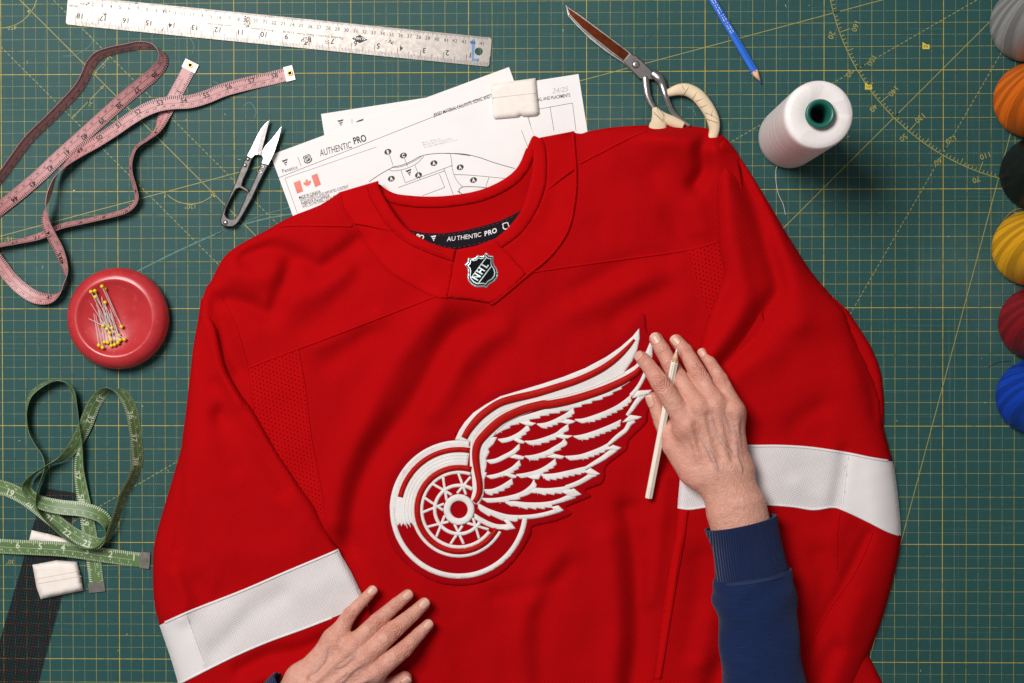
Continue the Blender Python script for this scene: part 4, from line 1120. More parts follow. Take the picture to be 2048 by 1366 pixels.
chalk([(981,169),(1010,164),(1071,156),(1074,190),(1078,226),(1072,231),(1046,233),(1041,230),(1036,234),(990,238),(986,234)], 'worn flat chalk slab lying across the two paper sheets', .0017, .0052, (((983,196),(1073,186),1.2),))
Zl = zc(0,950,3.283)
chalk(Zl((213,590),(370,560),(505,570),(530,660),(548,758),(268,815),(240,740)), 'thick chalk wedge lying below the green tape on the dark ruler', .0022, .0095, (Zl((240,683),(525,630))+[1.0], Zl((245,715),(535,665))+[1.2]))
chalk(Zl((208,362),(330,390),(430,420),(520,470),(480,500),(400,480),(190,432)), 'thin chalk strip tucked under the green tape', .0022, .0060)

# ------------------------------------------------------------------ dark transparent ruler
q = np.array([(91,976),(151,986),(123,1194),(76,1366),(55,1440),(-45,1440),(0,1279),(73,1029)], float)
qr = thing('clear_ruler', 'dark see-through ruler with a dark red grid lying under chalk', 'ruler', tuple(U1(75,1200,0)))
V, T_, loops = tri(q); a_ = math.atan2(-(1366-986), 76-151)
me_o = slab('ruler_strip', q, .0004, .0016, MT['clear_ruler'], qr)
# rotate the object's own axes along the ruler so its printed grid follows it
A = U1(151,986,0); Bp = U1(76,1366,0); ang = math.atan2(*( (A-Bp)[[1,0]] ))-math.pi/2
c0 = Vector(U1(151,986,0)); Rm = Matrix.Translation(c0) @ Matrix.Rotation(ang, 4, 'Z')
me_o.data.transform(Rm.inverted()); me_o.matrix_basis = Rm

# ------------------------------------------------------------------ measuring tapes
class Ribbon:
    def __init__(s, st, W):
        """stations: (x, y, tilt degrees, z of lower edge mm)"""
        Q = cat(np.array(st, float), 10); Q = resample(Q, 2.5)
        C = U(Q[:,:2], 0)
        t = np.gradient(C, axis=0); t[:,2] = 0; t /= np.linalg.norm(t, axis=1)[:,None]+1e-12
        for _ in range(3):
            t[1:-1] = (t[:-2]+2*t[1:-1]+t[2:])/4; t /= np.linalg.norm(t, axis=1)[:,None]
        n = np.stack([-t[:,1], t[:,0], np.zeros(len(t))], 1)      # left of travel
        ph = np.radians(Q[:,2]); s.W = W
        s.cross = n*np.cos(ph)[:,None]+np.array([0,0,1.0])*np.sin(ph)[:,None]
        zc_ = Q[:,3]*1e-3+np.abs(np.sin(ph))*W/2
        C = U(Q[:,:2], zc_); s.C = C
        s.nrm = np.cross(t, s.cross); s.nrm *= np.where(s.nrm[:,2:] < 0, 1, 1)
        s.s = np.r_[0, np.cumsum(np.linalg.norm(np.diff(C, axis=0), axis=1))]; s.L = s.s[-1]; s.px = Q[:,:2]
    def at(s, u, v, off=0.0):
        u = np.atleast_1d(u); v = np.atleast_1d(v)
        ip = lambda A: np.stack([np.interp(u, s.s, A[:,k]) for k in range(3)], 1)
        return ip(s.C)+ip(s.cross)*v[:,None]+ip(s.nrm)*off
    def u_of(s, x, y): return s.s[int(np.argmin(np.hypot(s.px[:,0]-x, s.px[:,1]-y)))]
    def body(s, name, mat, parent, th=.00045):
        k = len(s.C); V = []
        for v, o in ((-.5,0),(.5,0),(.5,th),(-.5,th)): V.append(s.C+s.cross*v*s.W+s.nrm*(o-th/2))
        V = np.vstack(V); F = []
        for i in range(k-1):
            for a, b in ((0,1),(1,2),(2,3),(3,0)): F.append((a*k+i, b*k+i, b*k+i+1, a*k+i+1))
        F += [(0,k,2*k,3*k),(k-1,2*k-1,3*k-1,4*k-1)]
        o = mesh(name, V, F, mat, parent, True); o.data.set_sharp_from_angle(angle=.7); return o
class RPrint:
    def __init__(s, R, off): s.R = R; s.off = off; s.V = []; s.F = []
    def quad(s, u0, u1, v0, v1):
        for o in (s.off, -s.off):
            sg = 1 if o > 0 else -1
            b = len(s.V); s.V += s.R.at(np.array([u0,u1,u1,u0]), sg*np.array([v0,v0,v1,v1]), o).tolist(); s.F.append((b,b+1,b+2,b+3))
    def text(s, t, u, v, h, du=1, dv=1, bold=0.0):
        V, F = text_local(t, bold)
        if not len(V): return
        V = V.copy(); V[:,0] -= (V[:,0].min()+V[:,0].max())/2; V[:,1] -= .5; V *= h
        sg = 1.0 if np.interp(u, s.R.s, s.R.nrm[:,2]) >= 0 else -1.0; dv = du*sg
        for o in (s.off*sg,):
            W = s.R.at(u+V[:,0]*du, v*sg+V[:,1]*dv, o)
            b = len(s.V); s.V += W.tolist(); s.F += [tuple(i+b for i in f) for f in F]
    def build(s, name, mat, parent):
        me = bpy.data.meshes.new(name); me.from_pydata(s.V, [], s.F); o = link(name, me, mat, parent); o['kind'] = 'stuff'; return o
def tape(name, label, st, W, mat, ink, par_cat, secs, nh, tick_side=1):
    R = Ribbon(st, W); root = thing(name, label, par_cat, tuple(U1(st[0][0], st[0][1], 0)))
    R.body('band', mat, root)
    P_ = RPrint(R, .00034); n8 = int(R.L/IN*12)
    sd = tick_side
    for k in range(4, n8-4):
        u = k*IN/12; L = .0058 if k % 12 == 0 else (.0050 if k % 6 == 0 else .0040)
        P_.quad(u-.00040, u+.00040, sd*W*.5, sd*(W*.5-L*.8))
    for k in range(20, int(R.L/.001)-10):
        if k % 2 == 0:
            u = k*.001; L = .0030 if k % 10 == 0 else .0017
            P_.quad(u-.00022, u+.00022, -sd*W*.5, -sd*(W*.5-L))
    # centre rule
    us = np.arange(.02, R.L-.02, .004)
    for a, b in zip(us[:-1], us[1:]): P_.quad(a, b, -sd*.00075-.00014, -sd*.00075+.00014)
    for (x, y), first, step, count, du, dv in secs:
        u0 = R.u_of(x, y)
        for i in range(count):
            u = u0+i*IN
            if .015 < u < R.L-.015 and first+i*step > 0:
                P_.text(str(first+i*step), u, sd*W*.13, nh, du, dv, .022)
    for k in range(2, int(R.L/.01)):
        P_.text(str(k), k*.01+.003, -sd*W*.22, .0024, -1 if secs[0][4] < 0 else 1, -1 if secs[0][5] < 0 else 1)
    P_.build('scale_print', ink, root)
    return R, root
pink = [(385,124,0,1),(372,150,0,1),(352,187,0,.6),(330,228,12,.6),(316,258,45,.6),(296,277,62,.6),(273,294,62,.6),(262,320,60,.6),(262,347,62,.6),(270,378,60,.6),(273,398,58,.6),(262,415,58,.6),(238,426,60,.6),(180,440,62,.6),(120,453,58,.6),(85,470,50,.6),(45,481,62,.6),(0,490,66,.6),(-45,497,60,.6),
 (-85,480,60,.6),(-80,440,60,.6),(-40,398,60,.6),(0,356,69,.6),(28,318,69,.6),(60,276,67,.6),(100,237,67,.6),(140,196,65,.6),(160,172,67,.6),(172,150,67,.6),(182,128,65,.6),(198,111,67,.6),(225,101,69,.6),(255,95,69,.6),(283,91,64,.6),(308,94,78,.6),(325,108,110,1),(324,128,128,1),(305,150,142,1),(280,171,150,1),(250,196,158,1),(212,230,166,1),(162,275,172,1),(112,320,174,1),(82,349,172,1.5),(40,385,165,2),(0,417,150,2),(-45,455,130,1),
 (-90,520,130,1),(-70,560,150,.6),(-30,500,180,8),(0,528,180,5),(18,552,178,3),(42,576,170,2),(70,594,160,2),(98,598,140,1.5),(118,588,115,1),(130,566,100,1),(131,540,130,2),(119,503,150,6),(104,474,150,11),(92,448,145,14),(90,428,130,14),(94,404,100,13),(101,380,92,10),(112,352,105,6),(134,326,125,4),(162,303,150,3),(192,284,165,4),(226,262,170,6),(260,238,175,8),(290,220,180,9),(320,209,180,9),(350,205,180,8),(380,203,182,7),(412,194,184,6),(450,179,182,5),(500,166,182,2.5),(540,157,180,1),(588,145,180,.6)]
pk_secs = [((355,183),1,1,12,1,1),((308,150),36,1,9,1,1),((100,598),42,-1,3,1,-1),((130,555),16,-1,3,1,-1),((160,304),49,1,12,1,-1)]
Rp, pt = tape('measuring_tape', 'tangled pink vinyl measuring tape with black numbers and white eyelet ends', pink, .0142, MT['pink_tape'], MT['tape_black'], 'tape measure', pk_secs, .0052)
def eyelet_end(R, root, at_end, x, y, cap_mat, hole_mat, Lc=.010, eye=True):
    u = R.L if at_end else 0.0; d = -1 if at_end else 1
    for i in range(1):
        us = np.array([u-d*.002, u+d*Lc]); W = R.W*1.12
        V = []
        for o in (-.0008, .0010):
            V += [R.at(us[0], -W/2, o)[0]+0, R.at(us[1], -W/2, o)[0], R.at(us[1], W/2, o)[0], R.at(us[0], W/2, o)[0]]
        V = np.array(V); V[:,2] += .0004
        o_ = mesh('end_cap', V, [(0,1,2,3),(4,5,6,7),(0,1,5,4),(1,2,6,5),(2,3,7,6),(3,0,4,7)], cap_mat, root)
        if eye:
            c = R.at(u+d*Lc*.42, 0, 0)[0]; zt = V[:,2].max()
            lathe('eyelet', [(.0017,-.0004),(.0017,.0007),(.0022,.0010),(.0030,.0008),(.0033,.0002),(.0033,-.0002)], (c[0],c[1],zt), MT['brass'], o_, 20)
            lathe('eyelet_hole', [(0,0.0),(.0017,0.0),(.0017,.00012),(0,.00012)], (c[0],c[1],zt+.0001), hole_mat, o_, 16)
        return o_
eyelet_end(Rp, pt, False, 385, 124, MT['white_plastic'], MT['dark_hollow']); eyelet_end(Rp, pt, True, 588, 145, MT['white_plastic'], MT['dark_hollow'])
green = [(300,1121,0,1.2),(265,1118,0,1.2),(200,1109,0,3.5),(130,1099,0,9),(60,1095,0,6.5),(0,1092,0,3),(-40,1086,0,1),
 (-110,1060,30,.6),(-120,1000,30,.6),(-60,962,10,.6),(0,974,2,1),(30,985,0,2),(62,1004,0,2.5),(105,1038,0,2.8),(145,1068,0,3.4),(178,1085,-20,4.5),(200,1086,-55,4.5),(213,1071,-78,4.2),(216,1050,-112,4.2),(200,1031,-138,4),(165,1019,-158,4.2),(120,1014,-160,4.5),(82,1005,-140,4.5),(60,989,-115,4.2),(53,970,-105,4),(66,950,-92,4),(95,931,-90,4),(125,917,-110,3),(150,890,-130,3),(171,850,-138,2.5),(186,812,-138,1),(205,787,-128,.6),(225,778,-95,.6),(247,790,-62,.6),(263,822,-55,.6),(271,870,-58,.6),(275,920,-58,.6),(267,952,-66,.6),(247,990,-70,.6),(237,1020,-72,3.6),(226,1052,-75,3.8),(212,1081,-80,3.8),(188,1096,-86,3.8),(150,1088,-84,3.6),(105,1052,-82,3.2),(77,1017,-84,3),(74,987,-75,2.8),(84,958,-80,2.8),(93,935,-88,2),(86,912,-74,1),(70,885,-80,.6),(57,858,-74,.6),(53,820,-66,.6),(63,788,-62,.6),(92,767,-72,.6),(122,763,-100,.6),(144,781,-122,.6),(154,815,-110,.6),(159,850,-106,.6),(160,892,-125,.6),(158,935,-145,.6),(163,975,-158,.6),(171,1020,-168,1),(180,1072,-180,1.0),(188,1125,-180,.8),(195,1184,-180,.8)]
gr_secs = [((268,1118),1,1,7,-1,-1),((22,982),19,1,5,1,1),((158,905),56,1,4,1,1),((178,838),32,1,2,-1,1),((262,830),36,1,3,1,1)]
Rg, gt = tape('measuring_tape', 'looped green vinyl measuring tape with white numbers and tin end clips', green, .0158, MT['green_tape'], MT['tape_white'], 'tape measure', gr_secs, .0068, -1)
for e in (False, True):
    oc = eyelet_end(Rg, gt, e, 0, 0, MT['tin'], MT['dark_hollow'], .0105, False)
    u = .004 if not e else Rg.L-.004; c = Rg.at(u, 0, .0018)[0]
    p_ = mesh('slot', [Rg.at(u+a*.0018, b*.0011, .0018)[0]+np.array((0,0,.0004)) for a, b in ((-1,-1),(1,-1),(1,1),(-1,1))], [(0,1,2,3)], MT['green_tape'] if not e else MT['white_print'], oc)

# ------------------------------------------------------------------ magnetic pin dish and pins
dc = U1(243,637,0)
dish = thing('pin_dish', 'round red magnetic pin dish with a shallow worn hollow on top', 'pin dish', tuple(dc))
prof = [(0,.0005),(.048,.0005),(.052,.003),(.0545,.009),(.0545,.014),(.052,.020),(.0475,.0245),(.043,.0262),(.0405,.0262),(.0385,.0252),(.034,.0225),(.024,.0190),(.012,.0172),(0,.0168)]
pp = cat(prof, 4); lathe('body', [tuple(p) for p in pp], dc, MT['dish'], dish, 72)
def dish_z(w_):
    r = np.hypot(w_[0]-dc[0], w_[1]-dc[1]); return float(np.interp(r, [0,.012,.024,.034,.0385], [.0168,.0172,.0190,.0225,.0252]))
Z5 = zc(0,340,3.902)
pins = [((710,950),(800,1130)),((740,943),(845,1190)),((746,990),(915,1270)),((796,908),(890,1120)),((818,927),(935,1200)),((820,1034),(852,1230)),((948,1223),(832,960)),((805,1216),(693,1160)),((845,1222),(768,905)),((833,1240),(722,1062)),((873,1233),(800,1010)),((857,1273),(765,1080)),((928,1290),(835,1080)),((938,1325),(850,1060)),((970,1322),(880,1250)),((868,1325),(800,1080)),((815,1343),(765,1080)),((841,1345),(770,1100)),((921,1347),(860,1100)),((772,1368),(724,1065)),((868,1372),(820,1120)),((895,1364),(840,1070)),((800,1385),(745,1120))]
hm = bpy.data.meshes.new('head'); bm = bmesh.new(); bmesh.ops.create_uvsphere(bm, u_segments=12, v_segments=8, radius=.0021); bm.to_mesh(hm); bm.free()
hm.polygons.foreach_set('use_smooth', [True]*len(hm.polygons)); hm.materials.append(MT['pin_head'])
sm_ = bpy.data.meshes.new('shaft'); bm = bmesh.new(); bmesh.ops.create_cone(bm, cap_ends=True, segments=6, radius1=.00046, radius2=.0003, depth=1.0, matrix=Matrix.Translation((0,0,.5))); bm.to_mesh(sm_); bm.free(); sm_.materials.append(MT['pin_steel'])
for i, (a, b) in enumerate(pins):
    ha = np.array(Z5(a)[0]); hb = np.array(Z5(b)[0]); hb = ha+(hb-ha)/np.linalg.norm(hb-ha)*random.uniform(58,70) if i != 7 else hb
    za = .0190; w0 = U1(*ha, za); w0 = U1(*ha, dish_z(w0)+.0023+.0012*(i % 4)*.8); w1 = U1(*hb, .019); w1 = U1(*hb, dish_z(w1)+.0010+.0011*(i % 5))
    p = thing('dressmaking_pin', 'steel pin with a small yellow ball head lying in the red dish', 'pin', tuple(w0), 'yellow-headed pins in the red dish')
    h_ = bpy.data.objects.new('head', hm); sc.collection.objects.link(h_); h_.parent = p
    s_ = bpy.data.objects.new('shaft', sm_); sc.collection.objects.link(s_); s_.parent = p
    v = Vector(w1-w0); s_.rotation_mode = 'QUATERNION'; s_.rotation_quaternion = v.to_track_quat('Z','Y'); s_.scale = (1,1,v.length)

# ------------------------------------------------------------------ thread snips
Z6 = C6r
sn = thing('thread_snips', 'small grey steel thread snips lying open beside the paper', 'scissors', tuple(U1(500,360,0)))
def sm(pts, n=3): return cat(pts, n, True)
body = Z6((287,362),(262,405),(235,465),(205,545),(165,640),(120,740),(92,810),(80,855),(84,888),(105,908),(140,914),(175,914),(200,900),(225,875),(270,800),(330,690),(385,570),(425,490),(457,432),(440,424),(400,414),(385,452),(340,560),(305,635),(296,615),(250,590),(262,545),(300,465),(330,380),(315,370))
hole1 = Z6((232,610),(262,628),(290,645),(262,715),(225,800),(195,845),(165,852),(135,842),(118,815),(128,770),(165,690),(205,620))
slab('handle', body, .0006, .0085, MT['snip_steel'], sn, holes=(hole1,), edge=.0012)
b1 = slab('blade', Z6((465,75),(430,105),(400,140),(368,195),(335,265),(305,325),(287,358),(325,378),(350,352),(378,350),(396,355),(404,330),(412,290),(440,175)), .0050, .0068, MT['steel'], sn, edge=.0004)
slab('bevel', Z6((463,80),(425,125),(395,200),(372,300),(363,344),(394,350),(410,290),(438,180)), .0068, .0071, MT['dark_steel'], b1)
slab('blade', Z6((563,117),(530,160),(480,225),(425,285),(405,325),(402,352),(413,372),(410,395),(400,415),(440,425),(455,430),(478,385),(505,325),(535,235)), .0068, .0090, MT['steel'], sn, edge=.0004)
for x, y, r in ((297,385,4.2),(275,432,4.2),(122,880,5.2)):
    w_ = U1(*Z6((x,y))[0], .0084); lathe('rivet', [(0,.0016),(r*PXM*.5,.0014),(r*PXM*.85,.0008),(r*PXM,0)], w_, MT['steel'], sn, 20)
for x, y in ((411,440),(392,484)):
    w_ = U1(*Z6((x,y))[0], .0084); lathe('screw', [(0,.0002),(.0008,.0002),(.0010,.0008),(.0018,.0008),(.0021,0)], w_, MT['steel'], sn, 18)
pr = Print()
for (x, y) in ((362,250),(340,298),(322,335)):
    for k in range(5): pr.line((Z6((x+random.uniform(-9,9), y+random.uniform(-9,9)))[0]), Z6((x+random.uniform(-9,9), y+random.uniform(-9,9)))[0], .5)
pr.build('engraving', .00690, MT['engrave_soft'], b1)

# ------------------------------------------------------------------ shears
Z3 = zc(1000,0,3.902)
shr = thing('dressmaking_shears', 'large steel shears with cream tape-wrapped handles tucked under the jersey', 'scissors', tuple(U1(1270,130,0)))
slab('lower_blade', Z3((512,42),(530,125),(600,205),(700,305),(820,400),(960,492),(1090,612),(1110,600),(1000,440),(760,240)), .0010, .0040, MT['steel'], shr, edge=.0004)
b1 = slab('upper_blade', Z3((512,40),(640,125),(800,245),(1005,400),(1030,425),(968,480),(860,405),(740,308),(640,225),(535,112)), .0042, .0066, MT['steel'], shr, edge=.0005)
slab('blade_face', Z3((522,56),(640,140),(800,258),(1000,408),(1005,420),(965,470),(860,392),(740,297),(640,213),(545,112)), .0066, .0069, MT['brown_reflection'], b1)  # steel face with the brown reflection painted in
slab('blade_block', Z3((1028,424),(1068,438),(1112,478),(1205,570),(1208,600),(1198,620),(1112,622),(1088,612),(962,482)), .0042, .0085, MT['dark_steel'], shr, edge=.0008)
w_ = U1(*Z3((1060,505))[0], .0083)
sw = lathe('pivot_screw', [(0,.0020),(.0012,.0022),(.0028,.0020),(.0038,.0012),(.0042,0)], w_, MT['steel'], shr, 24)
lathe('screw_recess', [(0,.0024),(.0010,.0024),(.0012,.0020)], w_, MT['dark_steel'], sw, 14)
def ptube(name, pts, zr, rad, mat, n=14, flat=1.0, par=shr):
    Q = cat(np.column_stack([np.array(Z3(*pts)), np.broadcast_to(zr, (len(pts),)), np.broadcast_to(rad, (len(pts),))]), 6)
    return tube(name, U(Q[:,:2], Q[:,2]), Q[:,3]*PXM, mat, par, n, flat)
ptube('shank', ((1135,600),(1140,660),(1152,740),(1175,800),(1205,850),(1230,900)), .0062, [7.5,8,7.5,6.5,6,6], MT['steel'], flat=.75)
ptube('shank', ((1190,570),(1240,610),(1265,660),(1290,740),(1310,800),(1345,870),(1400,925),(1480,985)), [.007,.008,.008,.009,.008,.0065,.006,.006], [9,10,8,6.5,6,5.5,5,5], MT['steel'], flat=.8)
hl = ptube('wrapped_handle', ((1300,735),(1330,720),(1400,700),(1470,705),(1540,745),(1600,815),(1645,890),(1668,960),(1670,1030),(1640,1110),(1590,1160),(1500,1130),(1440,1040)), .0078, [7,8.5,11.5,13,13.5,13.5,13,12,10,9,9,8,6], MT['wrap'], 16, .8)
hl2 = ptube('wrapped_handle', ((1205,840),(1220,890),(1235,950),(1230,1010),(1240,1080)), .0074, [5,9,16,18,18], MT['wrap'], 16, .55)
ptube('wrapped_handle', ((1215,860),(1275,915),(1350,950),(1430,985)), .0062, [6,10,11,9], MT['wrap'], 12, .7)
for k, (a, b) in enumerate((((1420,665),(1440,700)),((1480,668),(1420,748)),((1545,700),(1500,772)),((1540,705),(1600,740)),((1650,790),(1560,840)),((1610,760),(1530,790)),((1660,860),(1650,910)),((1695,930),(1600,880)),((1700,960),(1610,930)))):
    mid = ((a[0]+b[0])/2+random.uniform(-8,8), (a[1]+b[1])/2+random.uniform(-8,8))
    Q = cat(np.array(Z3(a, mid, b)), 5); zt = .0078+.0135*.8*13.5*PXM*70*0
    cl_ = cat(np.array(Z3((1300,735),(1330,720),(1400,700),(1470,705),(1540,745),(1600,815),(1645,890),(1668,960),(1670,1030))), 6)
    d = seg_dist(Q, cl_); rr = 13.2*PXM
    z = .0078+.8*np.sqrt(np.maximum(rr**2-(d*PXM)**2, 0))+.0001
    tube('tape_edge', U(Q, z), .00022, MT['wrap_dirt'], hl, 5)
for k, (a, b) in enumerate((((1195,870),(1260,935)),((1235,840),(1280,900)),((1280,890),(1265,950)))):
    tube('tape_edge', U(np.array(Z3(a, b)), .0135), .00025, MT['wrap_dirt'], hl2, 5)

# ------------------------------------------------------------------ pencils
def pencil(name, label, A, B, rad, mat, tip_mat, wood_len, lead_len, hexa=True):
    """A = sharpened tip, B = blunt end (world)"""
    A = np.array(A); B = np.array(B); d = (B-A)/np.linalg.norm(B-A); s_ = np.cross(d, (0,0,1.0)); s_ /= np.linalg.norm(s_); u = np.cross(s_, d)
    root = thing(name, label, 'pencil', tuple((A+B)/2-np.array((0,0,rad))))
    def ring_(t, r, n=6, ph=math.pi/6): return [A+d*t+r*(math.cos(2*math.pi*k/n+ph)*s_+math.sin(2*math.pi*k/n+ph)*u) for k in range(n)]
    L = np.linalg.norm(B-A)
    # barrel with scalloped front edge
    V = []; n = 36
    def hexr(a): a = (a-math.pi/6) % (math.pi/3); return rad*math.cos(math.pi/6)/math.cos(a-math.pi/6)
    for t, f in ((wood_len, 1.0),(wood_len+.0035, 1.0),(L-.0006, 1.0),(L, .93)):
        for k in range(n):
            a = 2*math.pi*k/n; tt = t
            if t == wood_len: tt = wood_len+.0016*(.5+.5*math.cos(6*a))
            V.append(A+d*tt+hexr(a)*f*(math.cos(a)*s_+math.sin(a)*u))
    F = []
    for j in range(3):
        for k in range(n): F.append((j*n+k, j*n+(k+1)%n, (j+1)*n+(k+1)%n, (j+1)*n+k))
    F.append(tuple(range(3*n, 4*n)))
    bo = mesh('barrel', V, F, mat, root)
    def cone(nm, t0, t1, r0, r1, m_):
        V = []; 
        for t, r in ((t0, r0),(t1, r1)):
            for k in range(24): V.append(A+d*t+r*(math.cos(2*math.pi*k/24)*s_+math.sin(2*math.pi*k/24)*u))
        F = [(k, (k+1)%24, 24+(k+1)%24, 24+k) for k in range(24)]+[tuple(range(24)), tuple(range(24,48))]
        return mesh(nm, V, F, m_, root, True)
    rl = rad*.97*lead_len/wood_len
    cone('sharpened_wood', lead_len, wood_len+.0016, rl, rad*.985, MT['wood']); cone('lead', .0002, lead_len, rad*.06, rl, tip_mat)
    return root, bo, A, d, s_, u
blp, bb_, A, d, s_, u = pencil('blue_pencil', 'blue hexagonal transfer pencil with a sharpened point on the mat', U1(1523,167,.0044), U1(1395,-50,.0044), .0041, MT['blue_pencil'], MT['blue_lead'], .0135, .004)
def on_barrel(bo, A, d, u, s_, strings, rad, mat, name, flip=1):
    V0 = []; F0 = []
    for t_, pos, h, bold in strings:
        V, F = text_local(t_, bold)
        V = V.copy(); V[:,1] -= .5; V *= h
        b = len(V0)
        for x, y in V: V0.append(A+d*(pos+x)+s_*y*flip+u*(rad*math.cos(math.pi/6)+.00012))
        F0 += [tuple(i+b for i in f) for f in F]
    me = bpy.data.meshes.new(name); me.from_pydata([tuple(v) for v in V0], [], F0); return link(name, me, mat, bo)
on_barrel(bb_, A, d, u, s_, [('IRON-ON TRANSFER', .062, .0036, .0)], .0041, MT['white_print'], 'lettering', -1)

# ------------------------------------------------------------------ thread cones
def cone_profile(r0, r1, h):
    return [(r0*.86,.0006),(r0*.97,.002),(r0,.006)]+[(r0+(r1-r0)*t, .006+(h-.012)*t) for t in np.linspace(.08,.96,8)]+[(r1*.985,h-.003),(r1*.94,h-.0012),(r1*.80,h-.0004),(r1*.55,h-.0010),(r1*.36,h-.0035)]
def spool(px, py, r0, r1, h, label, mat, core, group='thread cones standing in a row', name='thread_cone'):
    c = U1(px, py, 0); t_ = thing(name, label, 'thread cone', tuple(c), group)
    lathe('thread', cone_profile(r0, r1, h), c, mat, t_, 96, True)
    ri = .0125; co = lathe('core_tube', [(ri-.0035,h-.03),(ri-.0035,h+.0035),(ri-.001,h+.006),(ri+.001,h+.006),(ri+.0015,h+.003),(ri,h-.006)], c, core, t_, 40)
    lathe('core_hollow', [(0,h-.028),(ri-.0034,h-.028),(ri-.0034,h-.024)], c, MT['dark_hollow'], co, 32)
    return t_, c
wt, wcn = spool(1577,276,.0330,.0330,.164, 'white thread cone with a green core standing alone on the mat', cone_mat('white_thread_winding', srgb(232,226,225), .10, .6, 3, 17), MT['green_core'], group=None)
for (x, y, col, nm, r) in ((2050,52,(150,148,148),'grey',.0395),(2058,203,(236,112,8),'orange',.0400),(2069,349,(16,15,16),'black',.0390),(2055,497,(238,172,20),'golden yellow',.0400),(2066,647,(140,2,24),'crimson',.0390),(2062,793,(16,66,190),'royal blue',.0395)):
    spool(x, y, r, r*.74, .105, nm+' thread cone standing at the end of the cutting mat', cone_mat(nm.replace(' ','_')+'_thread_winding', srgb(*col), .40), MT['white_plastic'])
def strand(name, pts, z, mat, parent, r=.00025):
    Q = cat(np.array(pts, float), 8); zz = np.interp(np.linspace(0,1,len(Q)), np.linspace(0,1,len(z)), z)
    return tube(name, U(Q, zz), r, mat, parent, 5)
strand('thread_tail', [(1605,318),(1575,322),(1556,330),(1551,350),(1556,385),(1566,408),(1571,430)], [.02,.012,.004,.0006,.0006,.0006,.0006], MT['hair_thread_white'], wt)
tg = thing('loose_thread', 'short dark thread scrap lying beside the crimson cone', 'thread', tuple(U1(1985,728,0)))
strand('strand', [(1976,735),(1990,727),(2005,723),(2022,722)], [.0006,.0006,.001,.001], MT['hair_thread_dark'], tg)
tg = thing('loose_thread', 'golden loose thread arching above the yellow cone', 'thread', tuple(U1(2015,432,0)))
strand('strand', [(2008,440),(2018,428),(2032,419),(2050,416)], [.0008,.002,.002,.001], MT['gold_thread'], tg)

